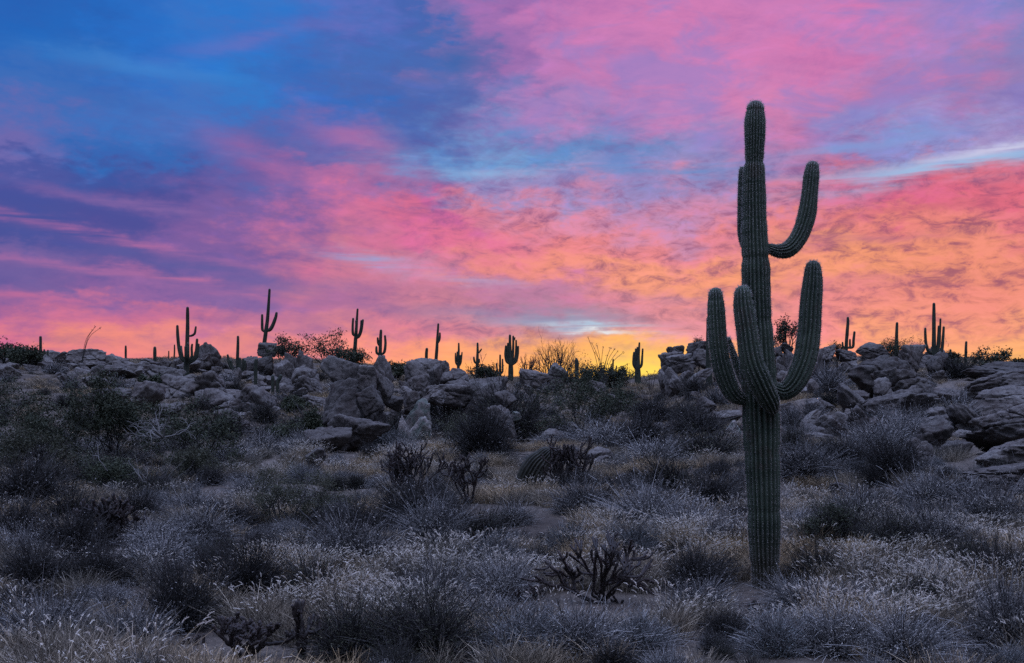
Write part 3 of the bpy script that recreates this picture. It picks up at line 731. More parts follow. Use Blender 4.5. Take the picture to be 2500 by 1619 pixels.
# u0, v0, u1, v1, distance (0: from the foot row), kind, label or None
ROCKS = [
 (-14,892,50,924,0,'round',None),(57,889,95,906,0,'round',None),(160,851,268,892,0,'slab','long whaleback granite slab lying along the left skyline'),(258,863,334,900,0,'round',None),
 (129,858,172,888,0,'round',None),(256,886,334,926,0,'round','rounded grey boulder split from its neighbour by a dark crack, left ridge'),(220,890,262,924,0,'block',None),(315,881,371,910,0,'round',None),
 (203,917,270,950,0,'round',None),(345,875,387,898,0,'wedge',None),(422,872,454,893,0,'wedge',None),(388,878,420,896,0,'block',None),(98,872,133,898,0,'round',None),
 (0,868,60,892,0,'round',None),(60,866,104,890,0,'round',None),
 (474,836,546,890,86,'wedge','pointed pyramid boulder against the pink sky'),(488,861,514,880,80,'round',None),(627,835,679,869,79,'block','perched boulder balanced on the ridge rocks'),
 (628,866,671,900,78,'block',None),(676,844,700,868,79,'round',None),(667,876,724,912,74,'wedge',None),(690,861,728,898,76,'block',None),
 (724,851,750,902,76,'block','upright pillar rock with vertical cracks beside the skyline bushes'),(746,865,764,902,75,'block',None),(512,895,544,920,0,'block',None),(544,901,568,922,0,'block',None),
 (562,897,589,930,0,'wedge',None),(428,914,486,938,0,'round',None),(416,930,476,960,0,'round',None),(484,917,546,946,0,'slab',None),(486,928,530,955,0,'round',None),
 (566,936,587,952,0,'round',None),(600,880,634,902,80,'block',None),(590,868,630,884,82,'slab',None),
 (524,950,616,980,0,'slab',None),(568,962,612,994,60,'block',None),(608,968,637,990,60,'round',None),(530,972,598,1014,57,'round',None),(523,996,596,1048,0,'round',None),
 (598,982,632,1006,57,'round',None),(593,1004,620,1034,54,'round','smooth round ball-like stone at the foot of the rock jumble'),(574,1020,612,1054,0,'round','lowest rounded stone with a split face, foot of the rock jumble'),
 (627,930,654,948,0,'round',None),(622,942,664,960,0,'slab',None),(714,946,752,972,0,'round',None),(680,960,706,976,0,'round',None),(700,938,724,952,0,'round',None),
 # great cracked boulder
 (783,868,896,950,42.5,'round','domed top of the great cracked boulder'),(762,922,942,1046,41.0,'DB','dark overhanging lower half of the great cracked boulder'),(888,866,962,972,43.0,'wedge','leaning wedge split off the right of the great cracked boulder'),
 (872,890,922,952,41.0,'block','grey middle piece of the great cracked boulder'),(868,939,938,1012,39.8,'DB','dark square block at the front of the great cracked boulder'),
 (800,1010,954,1068,38.5,'slab','pale tilted slab under the great cracked boulder'),(735,1040,862,1085,37.5,'slab',None),(740,1092,797,1142,0,'round',None),(888,1080,916,1100,0,'round',None),
 # split dome and wall
 (988,873,1078,960,48,'round','split domed boulder at the left end of the long rock wall'),(988,913,1048,960,46.5,'block',None),(1046,886,1080,956,47,'wedge',None),(1056,880,1098,918,56,'block',None),
 (1070,898,1150,948,48,'round','smooth oval boulder resting on the long rock wall'),(973,929,1002,958,46.5,'round',None),(973,942,1012,972,45.5,'round',None),(928,966,988,1002,44,'round',None),
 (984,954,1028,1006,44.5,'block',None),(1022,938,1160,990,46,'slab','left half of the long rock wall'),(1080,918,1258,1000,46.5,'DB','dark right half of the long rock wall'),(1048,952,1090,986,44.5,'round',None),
 (1206,952,1262,1004,44,'round',None),(976,972,1056,1030,43,'L',None),(970,1014,1004,1052,41,'L',None),(988,1016,1054,1060,41,'L',None),(1192,988,1262,1030,42.5,'T1','log-shaped pale rock tilted up to the right'),
 (1198,988,1238,1012,43.5,'T1',None),(1248,1004,1274,1026,42.5,'L',None),(1180,994,1204,1018,43,'round',None),(1234,1033,1308,1066,0,'slab','flat dark ledge stone in the open grass'),
 (1266,898,1346,944,58,'slab',None),(1330,884,1388,938,58,'block','long dark boulder at the skyline behind the candelabra saguaro'),(1278,938,1302,962,54,'round',None),(1284,958,1320,994,52,'wedge',None),
 (1438,928,1480,958,60,'round',None),(1474,962,1530,998,0,'round',None),(1430,1090,1496,1130,0,'round','knobbly grey stone in the grass right of the barrel cactus'),(1446,1110,1492,1142,0,'round',None),(1402,1102,1432,1138,0,'round',None),(1282,1076,1312,1096,0,'round',None),
 # tall pile behind the giant saguaro
 (1604,857,1676,912,68,'block','left outer block of the tall boulder pile'),(1627,843,1672,876,69,'block','square block on top of the tall boulder pile'),(1676,832,1736,878,69,'round','domed top boulder of the pile beside the left saguaro arm'),
 (1622,862,1702,910,67,'block',None),(1690,852,1746,898,67.5,'block',None),(1618,896,1664,936,65,'round',None),(1606,900,1630,950,66,'wedge',None),(1652,903,1694,928,65,'wedge',None),
 (1632,912,1692,954,63.5,'T1',None),(1676,898,1748,952,65,'T1',None),(1740,870,1800,930,67,'block',None),
 (1886,844,1908,880,68,'block',None),(1904,837,1941,866,68,'round',None),(1890,869,1914,896,66.5,'round',None),(1894,886,1922,912,66,'round',None),(1916,852,1946,906,66.5,'block',None),(1888,904,1928,934,64,'round',None),
 (1946,850,1996,890,68,'round',None),(1820,860,1880,910,68,'round',None),
 # right ridge
 (1998,841,2040,880,66,'round',None),(1992,848,2010,910,64,'block',None),(2089,834,2170,878,64,'round','broad humped boulder on the right skyline'),(2193,840,2260,888,62,'round','domed skyline boulder right of the bare pole saguaro'),(2261,858,2314,900,62,'round','round boulder at the foot of the tall right ridge saguaro'),
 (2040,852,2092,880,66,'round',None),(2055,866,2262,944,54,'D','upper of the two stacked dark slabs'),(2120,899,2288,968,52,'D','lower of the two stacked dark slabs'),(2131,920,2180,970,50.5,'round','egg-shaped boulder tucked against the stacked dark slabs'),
 (2044,934,2124,1022,48,'T1','tall tilted boulder leaning right below the stacked slabs'),(2106,947,2290,1024,48,'slab','wide pale slab-sided boulder below the stacked slabs'),(2204,940,2252,962,49,'round',None),(2276,945,2352,980,0,'slab',None),
 (2066,989,2128,1062,45,'wedge',None),(2105,1016,2164,1066,44,'round',None),(2042,1020,2070,1062,44,'block',None),(1977,973,2038,1010,50,'round',None),(1921,989,1982,1036,47,'T1',None),(1954,999,2008,1056,45,'T1',None),
 (1982,1010,2046,1062,44.5,'round',None),(1899,1008,1926,1038,46,'round',None),(1958,1051,2040,1086,0,'slab',None),(1968,924,1998,972,56,'round',None),(1962,1100,1998,1122,0,'round',None),
 (2230,1018,2318,1100,36,'round','domed granite boulder standing left of the layered outcrop'),(2216,1067,2282,1134,34,'wedge',None),(2290,1072,2368,1116,34.5,'slab',None),(2318,1048,2370,1080,37,'round',None),(2316,984,2388,1048,38,'T1','dark tilted boulder leaning on the layered outcrop'),
 (2356,881,2560,930,58,'D','dark hilltop rock behind the layered outcrop'),(2356,905,2580,984,47,'slab','top layer of the layered outcrop'),(2376,940,2600,1010,42,'slab',None),(2374,972,2620,1060,39,'slab',None),(2354,1020,2640,1106,36,'slab','broad bulging middle layer of the outcrop'),(2362,1064,2660,1150,34,'slab',None),(2344,1124,2640,1186,31,'slab','lowest overhanging ledge of the outcrop'),
 # stones in the grass near the giant saguaro
 (1699,968,1750,1006,0,'round',None),(1740,1000,1812,1034,0,'slab',None),(1770,1025,1814,1064,0,'L',None),(1656,1062,1686,1086,0,'round',None),(1682,1064,1712,1086,0,'round',None),(1618,1026,1652,1054,0,'round',None),(1594,1030,1630,1056,0,'round',None),(2022,1176,2090,1206,0,'round',None),
]


def shape_words(w, h, kind):
    big = 'small' if max(w, h) < 0.7 else ('large' if max(w, h) > 2.2 else 'mid-sized')
    s = {'slab': 'flat-topped', 'block': 'blocky', 'wedge': 'wedge-shaped', 'round': 'rounded', 'L': 'lichen-green', 'D': 'dark', 'DB': 'dark', 'T1': 'tilted'}[kind]
    return f'{big} {s}'


RPOS = []
for i, (u0, v0, u1, v1, dd, kind, lb) in enumerate(ROCKS):
    uc = (u0 + u1) / 2; v1 += 0.14 * (v1 - v0)
    din = inv_d(np.clip(uc, 0, 2500), v1)
    d = min(dd, din) if dd else din
    w, h = (u1 - u0) / F * d, (v1 - v0) / F * d
    dep = 0.95 * math.sqrt(w * max(h, 0.5 * w))
    dc = d + 0.38 * dep
    k = dc / d
    x = (uc - CU) / F * dc; z1 = (CV - v0) / F * dc
    w *= k; h *= k
    zb = z1 - h
    g = gz(x, dc)
    if dd == 0 or zb > g - 0.1: 
        if zb - g < 0.9 or dd == 0: zb = min(zb, g - 0.10 * h)
    h = z1 - zb
    if lb or w > 1.9:
        kk = {'L': 'round', 'D': 'slab', 'DB': 'block', 'T1': 'slab'}.get(kind, kind)
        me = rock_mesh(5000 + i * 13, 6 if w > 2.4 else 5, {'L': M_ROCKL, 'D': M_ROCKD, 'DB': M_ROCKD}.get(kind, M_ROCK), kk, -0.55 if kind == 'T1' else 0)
    elif kind == 'T1': me = TILTED[-1][i % 2]
    elif kind == 'L': me = rock_mesh(5000 + i * 13, 5, M_ROCKL, 'round')
    else: me = SHARED[kind if kind in SHARED else 'slab'][i % 5]
    o = link('boulder', me)
    o.location = (x, dc, (z1 + zb) / 2)
    o.scale = (w * (1 if (lb or i % 2) else -1), dep, h)
    o.rotation_euler = (0, 0, 0)
    RPOS.append((x, dc, max(w, dep)))
    if lb: tag(o, lb, 'boulder', 'granite boulders on the hillside')
    else: auto(o, uc, v1, shape_words(w, h, kind) + ' grey', 'boulder', 'boulder', 'granite boulders on the hillside')

# loose stones strewn between the big ones
rngS = np.random.default_rng(77)
def stones(n, ub, vb, smin, smax):
    for _ in range(n):
        u = rngS.uniform(*ub); v = rngS.uniform(*vb); d = inv_d(u, v)
        s = rngS.uniform(smin, smax); x = (u - CU) / F * d
        me = SHARED[('round', 'block', 'round', 'wedge')[rngS.integers(4)]][rngS.integers(5)]
        o = link('stone', me); w = s; h = s * rngS.uniform(0.55, 0.85)
        RPOS.append((x, d, s)); o.location = (x, d, gz(x, d) + h * 0.25); o.scale = (w, s * rngS.uniform(0.7, 1.1), h); o.rotation_euler = (0, 0, rngS.uniform(0, 6.28))
        auto(o, u, v, 'low', 'stone', 'stone', 'loose stones on the slope')
stones(26, (150, 770), (880, 960), 0.5, 1.4)
stones(30, (260, 900), (930, 1060), 0.4, 2.6)
stones(14, (900, 1500), (1000, 1110), 0.4, 1.3)
stones(26, (1560, 2300), (870, 940), 0.8, 2.0)
stones(18, (0, 480), (868, 930), 1.0, 2.4)
stones(16, (780, 1320), (960, 1050), 0.5, 1.4)
stones(12, (0, 200), (890, 930), 0.6, 1.4)
stones(10, (1100, 1560), (945, 1060), 0.4, 0.9)
stones(30, (1890, 2360), (930, 1080), 0.5, 1.3)
stones(10, (1560, 1900), (960, 1080), 0.3, 0.8)
stones(8, (900, 2300), (1080, 1240), 0.25, 0.5)

# ------------------------------------------------------------------ plants
def grow(rng, start, direc, length, rad, depth, spread, forks, curl=0.12, up=0.1, shrink=0.72, out=None, taper=0.6):
    """recursive branching; returns list of (points, r0, r1, level)"""
    if out is None: out = []
    k = 5; pts = [np.array(start, float)]; d = np.array(direc, float); d /= np.linalg.norm(d)
    for _ in range(k - 1):
        d = d + rng.normal(size=3) * curl + np.array([0, 0, up]); d /= np.linalg.norm(d)
        pts.append(pts[-1] + d * length / (k - 1))
    out.append((np.array(pts), rad, rad * taper, depth))
    if depth > 0:
        nf = rng.integers(forks[0], forks[1] + 1)
        for f in range(nf):
            base = pts[-1] if f == 0 else pts[rng.integers(2, k)]
            nd = d + rng.normal(size=3) * spread
            grow(rng, base, nd, length * shrink * rng.uniform(0.75, 1.2), rad * taper, depth - 1, spread, forks, curl, up, shrink, out, taper)
    return out


def branch_geo(br, sides=5, fine=0.004, rng=None, mat=0, g=None):
    g = g or Geo()
    thin = [b for b in br if b[1] < fine]
    for p, r0, r1, _ in br:
        if r0 >= fine:
            V, F3, F4 = tube(p, np.linspace(r0, r1, len(p)), sides); g.add(V, F3, F4, mat)
    if thin:
        P = np.stack([b[0] for b in thin])
        V, F4 = ribbons(P, np.array([b[1] * 2 for b in thin]), np.array([b[2] * 1.6 for b in thin]), rng); g.add(V, None, F4, mat)
    return g


def leaves(rng, centres, n, size, spread, g, mat):
    """n small leaf faces round each centre"""
    C = np.repeat(centres, n, 0) + rng.normal(size=(len(centres) * n, 3)) * spread
    a = rng.normal(size=C.shape); a /= np.linalg.norm(a, axis=1, keepdims=True)
    b = np.cross(a, rng.normal(size=C.shape)); b /= np.linalg.norm(b, axis=1, keepdims=True)
    s = size * rng.uniform(0.6, 1.4, (len(C), 1))
    V = np.stack([C - a * s, C + b * s * 0.38, C + a * s, C - b * s * 0.38], 1).reshape(-1, 3)
    g.add(V, None, np.arange(len(V)).reshape(-1, 4), mat)


def norm_box(Vs):
    A = np.concatenate(Vs); lo, hi = np.percentile(A, 0.5, axis=0), np.percentile(A, 99.5, axis=0)
    c = (lo + hi) / 2; c[2] = A[:, 2].min() if False else 0.0
    s = np.array([1 / (hi[0] - lo[0]), 1 / (hi[1] - lo[1]), 1 / hi[2]])
    return [(V - c) * s for V in Vs]


# ---- dry dome shrubs (one mesh each)
def dome_shrub(seed, n=2600, mat=(None, None), wide=1.0, lift=0.35, wid=0.0075, curl=0.20, tips=0.35, open_=0.0):
    """unit shrub, about 1 m across and 0.55 m tall"""
    rng = np.random.default_rng(seed)
    g = Geo()
    k = 5
    ph = rng.uniform(0, 2 * np.pi, n); el = np.arcsin(np.clip(rng.uniform(lift * 0.15, 1.0, n) ** 0.8, 0, 1))
    dirv = np.stack([np.cos(ph) * np.cos(el), np.sin(ph) * np.cos(el), np.sin(el)], 1)
    lump = np.clip(1 + 0.55 * fbm(dirv * 2.4 + seed, 3, seed), 0.3, 1.5)
    L = lump * rng.uniform(0.55, 1.05, n) * 0.5
    b0 = np.stack([rng.normal(size=n) * 0.07, rng.normal(size=n) * 0.07, np.full(n, -0.04)], 1)
    t = np.linspace(0, 1, k)
    P = b0[:, None] + dirv[:, None] * (L[:, None] * t[None])[..., None] * np.array([1, 1, 1.05])
    bend = rng.normal(size=(n, 1, 3)) * curl
    P = P + bend * (t ** 2)[None, :, None] * L[:, None, None]
    P[:, :, 2] += (0.10 * np.sin(t * np.pi))[None] * L[:, None]
    V, F4 = ribbons(P, np.full(n, wid), np.full(n, wid * 0.5), rng); g.add(V, None, F4, 0)
    # side twiglets near the ends
    m = n * 2; src = rng.integers(0, n, m); tt = rng.uniform(0.5, 1.0, m)
    base = P[src, 0] + (P[src, -1] - P[src, 0]) * tt[:, None]
    dd = dirv[src] + rng.normal(size=(m, 3)) * 0.6; dd[:, 2] += 0.25; dd /= np.linalg.norm(dd, axis=1, keepdims=True)
    ll = rng.uniform(0.04, 0.13, m)
    Q = base[:, None] + dd[:, None] * (ll[:, None] * np.linspace(0, 1, 3)[None])[..., None]
    V, F4 = ribbons(Q, np.full(m, wid * 0.7), np.full(m, wid * 0.35), rng)
    g.add(V, None, F4, 0)
    if tips:
        q = int(m * tips); sel = rng.choice(m, q, replace=False)
        leaves(rng, Q[sel, -1], 1, 0.011, 0.004, g, 1)
    return g.build('dry_shrub', list(mat))


# three levels of fineness so distant shrubs are not made of strands thinner than the eye can see
SHR = {
 'grey':  [dome_shrub(300 + i, 2200, (M_TWIG, M_TIP), tips=0.8) for i in range(4)],
 'dark':  [dome_shrub(330 + i, 2400, (M_TWIGD, M_TWIG), tips=0.4, curl=0.16) for i in range(3)],
 'olive': [dome_shrub(350 + i, 1500, (M_TWIGD, M_LEAF), tips=1.0, curl=0.22, lift=0.5) for i in range(3)],
 'sage':  [dome_shrub(370 + i, 2400, (M_TWIG, M_SAGE), tips=1.0, curl=0.12, lift=0.2) for i in range(2)],
 'fargrey': [dome_shrub(390 + i, 800, (M_TWIG, M_TIP), tips=0.4, wid=0.014) for i in range(3)],
 'fardark': [dome_shrub(395 + i, 800, (M_TWIGD, M_LEAF), tips=0.8, wid=0.014, curl=0.2) for i in range(3)],
}
rngP = np.random.default_rng(2024)
SHRUB_POS = []
NOUN = {'grey': 'dry dome shrub', 'dark': 'dark twiggy shrub', 'olive': 'olive leafy shrub', 'sage': 'pale sage shrub', 'fargrey': 'dry dome shrub', 'fardark': 'dark leafy shrub'}


def shrub(u, v, wpx, hpx, kind, label=None, d=None):
    d = d or inv_d(np.clip(u, 0, 2500), v)
    x = (u - CU) / F * d
    w = wpx / F * d; h = hpx / F * d
    lst = SHR[kind]
    o = link('shrub', lst[rngP.integers(len(lst))])
    o.location = (x, d, gz(x, d) - 0.02); o.scale = (w, w * rngP.uniform(0.8, 1.1), h / 0.55)
    o.rotation_euler = (rngP.normal() * 0.06, rngP.normal() * 0.06, rngP.uniform(0, 6.28))
    SHRUB_POS.append((x, d, w))
    if label: tag(o, label, 'shrub', 'dry shrubs on the slope')
    else: auto(o, u, v, {'s': 'small', 'm': 'mid-sized', 'l': 'large'}['s' if w < 0.9 else ('m' if w < 1.5 else 'l')], NOUN[kind], 'shrub', 'dry shrubs on the slope')


HAND = [ # u, foot v, width, height, kind
 (1020,1290,230,110,'dark'),(440,1545,230,180,'dark'),(600,1490,220,150,'dark'),(320,1610,250,130,'grey'),(1065,1330,230,110,'grey'),(860,1400,260,140,'grey'),
 (1180,1130,200,110,'dark'),(1240,1080,200,140,'olive'),(1480,1100,190,70,'grey'),(1560,1095,200,80,'dark'),(1600,1030,140,60,'dark'),(1600,1140,180,70,'grey'),(1700,1065,150,70,'dark'),(1730,1120,220,90,'olive'),
 (1250,1290,130,55,'grey'),(1440,1220,150,60,'dark'),(60,1250,230,110,'dark'),(170,1290,200,100,'olive'),(40,1320,190,100,'dark'),(330,1290,170,90,'dark'),(110,1210,190,80,'olive'),(250,1440,190,100,'dark'),(760,1470,220,120,'olive'),(1330,1410,130,60,'dark'),(1180,1330,160,80,'olive'),(2360,1400,200,90,'olive'),(2230,1520,220,110,'olive'),(1840,1310,120,70,'olive'),(1420,1260,170,80,'grey'),(1580,1290,220,110,'grey'),(1380,1215,110,60,'dark'),
 (2050,1340,240,130,'olive'),(2180,1360,220,110,'olive'),(2100,1290,190,100,'grey'),(2280,1360,200,110,'grey'),(2420,1300,190,120,'grey'),(2440,1460,220,140,'dark'),(2460,1600,260,190,'grey'),(1990,1430,190,110,'olive'),(2160,1440,200,80,'dark'),
 (1420,1600,330,120,'grey'),(1560,1590,200,90,'sage'),(1270,1610,260,130,'sage'),(1050,1600,330,170,'olive'),(860,1610,280,150,'olive'),(1340,1600,200,70,'olive'),(2040,1600,230,120,'grey'),(1900,1600,250,110,'sage'),(2200,1620,260,120,'grey'),
 (120,1590,260,130,'grey'),(90,1450,220,120,'dark'),(60,1380,170,90,'grey'),(180,1360,210,120,'dark'),(480,1330,190,80,'grey'),(560,1290,200,80,'dark'),(470,1240,160,70,'grey'),(360,1215,170,80,'olive'),(250,1195,180,90,'olive'),
 (620,1205,130,60,'grey'),(560,1140,120,60,'grey'),(640,1120,110,60,'grey'),(840,1095,130,60,'dark'),(930,1105,150,55,'sage'),(970,1070,120,60,'olive'),(1120,1065,160,90,'grey'),(1080,1055,150,100,'olive'),
 (1960,1180,180,90,'grey'),(2060,1160,190,80,'dark'),(2180,1180,180,90,'dark'),(2140,1120,170,90,'grey'),(2210,1090,130,80,'grey'),(2260,1230,200,90,'grey'),(2360,1230,190,70,'grey'),(1930,1120,110,80,'olive'),(1640,1200,180,90,'olive'),(1740,1230,170,90,'dark'),
 (1680,1320,190,100,'grey'),(1760,1350,170,90,'grey'),(1960,1500,200,90,'grey'),(1700,1440,190,110,'dark'),(1700,1500,200,90,'grey'),(760,1060,130,60,'fardark'),(760,1090,150,60,'fardark'),(660,1085,140,60,'fardark'),(730,985,60,30,'fardark'),
 (540,1080,140,70,'fardark'),(2240,1010,110,50,'fargrey'),(2330,1030,120,70,'fargrey'),(2020,960,110,60,'fargrey'),(2000,930,80,50,'fargrey'),(2340,930,110,50,'fardark'),(2290,905,90,40,'fardark'),
]
for a in HAND: shrub(a[0], a[1], a[2] * (0.92 if a[1] > 1380 else 1.0), a[3] * 1.0, a[4])
# fill the rest of the slope with shrubs that keep their distance from each other
occ = [(h[0], h[1], h[2] * 0.5) for h in HAND] + [(1000, 1200, 90), (1147, 1220, 60), (1147, 1260, 60), (1380, 1190, 70), (1305, 1205, 60), (1300, 1230, 60), (262, 1370, 100), (262, 1420, 90), (595, 1600, 110), (735, 1600, 60), (470, 1600, 50), (1440, 1480, 170), (1440, 1540, 150)]
tries = 0; made = 0
while made < 196 and tries < 9000:
    tries += 1
    v = 905 + (1600 - 905) * rngP.uniform() ** 1.25; u = rngP.uniform(-20, 2520)
    d = inv_d(np.clip(u, 0, 2500), v)
    if d > 100 or (d > 45 and rngP.uniform() < 0.55): continue
    wm = rngP.uniform(0.6, 1.3) if d < 40 else rngP.uniform(0.8, 1.8)
    wp = wm * F / d; hp = wp * rngP.uniform(0.42, 0.62)
    if any(abs(u - a) < (wp * 0.5 + c) * 0.60 and abs(v - b) < (wp + 2 * c) * 0.13 for a, b, c in occ): continue
    if abs(u - 1866) < 110 and 1395 < v < 1540: continue
    if abs(u - 1440) < 140 and 1440 < v < 1580: continue
    occ.append((u, v, wp * 0.5)); made += 1
    r = rngP.uniform()
    kind = ('fargrey' if r < 0.6 else 'fardark') if d > 42 else ('grey' if r < 0.55 else 'dark' if r < 0.75 else 'olive' if r < 0.92 else 'sage')
    shrub(u, v, wp, hp, kind, d=d)

# small round teal shrub beside the foreground cholla
gt = Geo(); rt = np.random.default_rng(5)
nn = rt.normal(size=(5200, 3)); nn /= np.linalg.norm(nn, axis=1, keepdims=True); nn = nn[nn[:, 2] > -0.3]
pp = nn * rt.uniform(0.86, 1.03, (len(nn), 1)) * np.array([0.5, 0.5, 0.5]) + np.array([0, 0, 0.42])
leaves(rt, pp, 2, 0.03, 0.012, gt, 0)
d = inv_d(1562, 1350); x = (1562 - CU) / F * d
o = link('shrub', gt.build('shrub', [M_SAGE])); o.location = (x, d, gz(x, d)); o.scale = (0.33, 0.33, 0.36)
tag(o, 'small round teal cushion shrub behind the wide foreground cholla', 'shrub')


# ---- leafy bushes and bare shrubs with branches and foliage
def bush(label, box, d, seed, leafmat, density, spread=0.55, forks=(2, 3), levels=4, stems=7, leaf=0.022, twigr=0.012, bark=M_TWIGD, up=0.10, name='bush', cat='bush', group=None, fan=0.9, lift=0.6, clump=0.06):
    u0, v0, u1, v1 = box
    rng = np.random.default_rng(seed)
    din = inv_d(np.clip((u0 + u1) / 2, 0, 2500), v1); d = min(d, din) if d else din
    w, h = (u1 - u0) / F * d, (v1 - v0) / F * d
    br = []
    for _ in range(stems):
        a = rng.uniform(0, 2 * np.pi); dv = np.array([math.cos(a) * fan, math.sin(a) * fan, lift + rng.uniform(0, 0.9)])
        grow(rng, (rng.normal() * 0.05, rng.normal() * 0.05, -0.05), dv, 0.42, twigr * 2.2, levels, spread, forks, 0.14, up, 0.74, br, 0.64)
    P = np.concatenate([b[0] for b in br]); lo, hi = np.percentile(P, 1, axis=0), np.percentile(P, 99, axis=0)
    s = np.array([w / (hi[0] - lo[0]), w / (hi[0] - lo[0]), h / hi[2]]); c = np.array([(lo[0] + hi[0]) / 2, (lo[1] + hi[1]) / 2, 0])
    br = [((p - c) * s, r0, r1, l) for p, r0, r1, l in br]
    uc = (u0 + u1) / 2; x = (uc - CU) / F * d
    root = link(name, None); root.location = (x, d, min(gz(x, d), (CV - v1) / F * d)); tag(root, label, cat, group)
    root.location.z = max(root.location.z, (CV - v1) / F * d - 0.3)
    gap = root.location.z - gz(x, d)
    if gap > 0.1:                                            # a short trunk down to the soil between the rocks
        st = Geo(); V, F3, F4 = tube(np.array([[0.03, 0, -gap - 0.3], [-0.04, 0.02, -gap * 0.5], [0, 0, 0.1]]), [twigr * 4, twigr * 3.4, twigr * 2.6], 7); st.add(V, F3, F4)
        link('stem', st.build('stem', [M_BARK], True), root)
    g = branch_geo(br, 5, twigr * 0.6, rng)
    link('branches', g.build('branches', [bark]), root)
    if density:
        tips = np.concatenate([b[0][2:] for b in br if b[3] <= 1])
        gl = Geo(); leaves(rng, tips, density, leaf, clump, gl, 0)
        link('foliage', gl.build('foliage', [leafmat]), root)
    return root


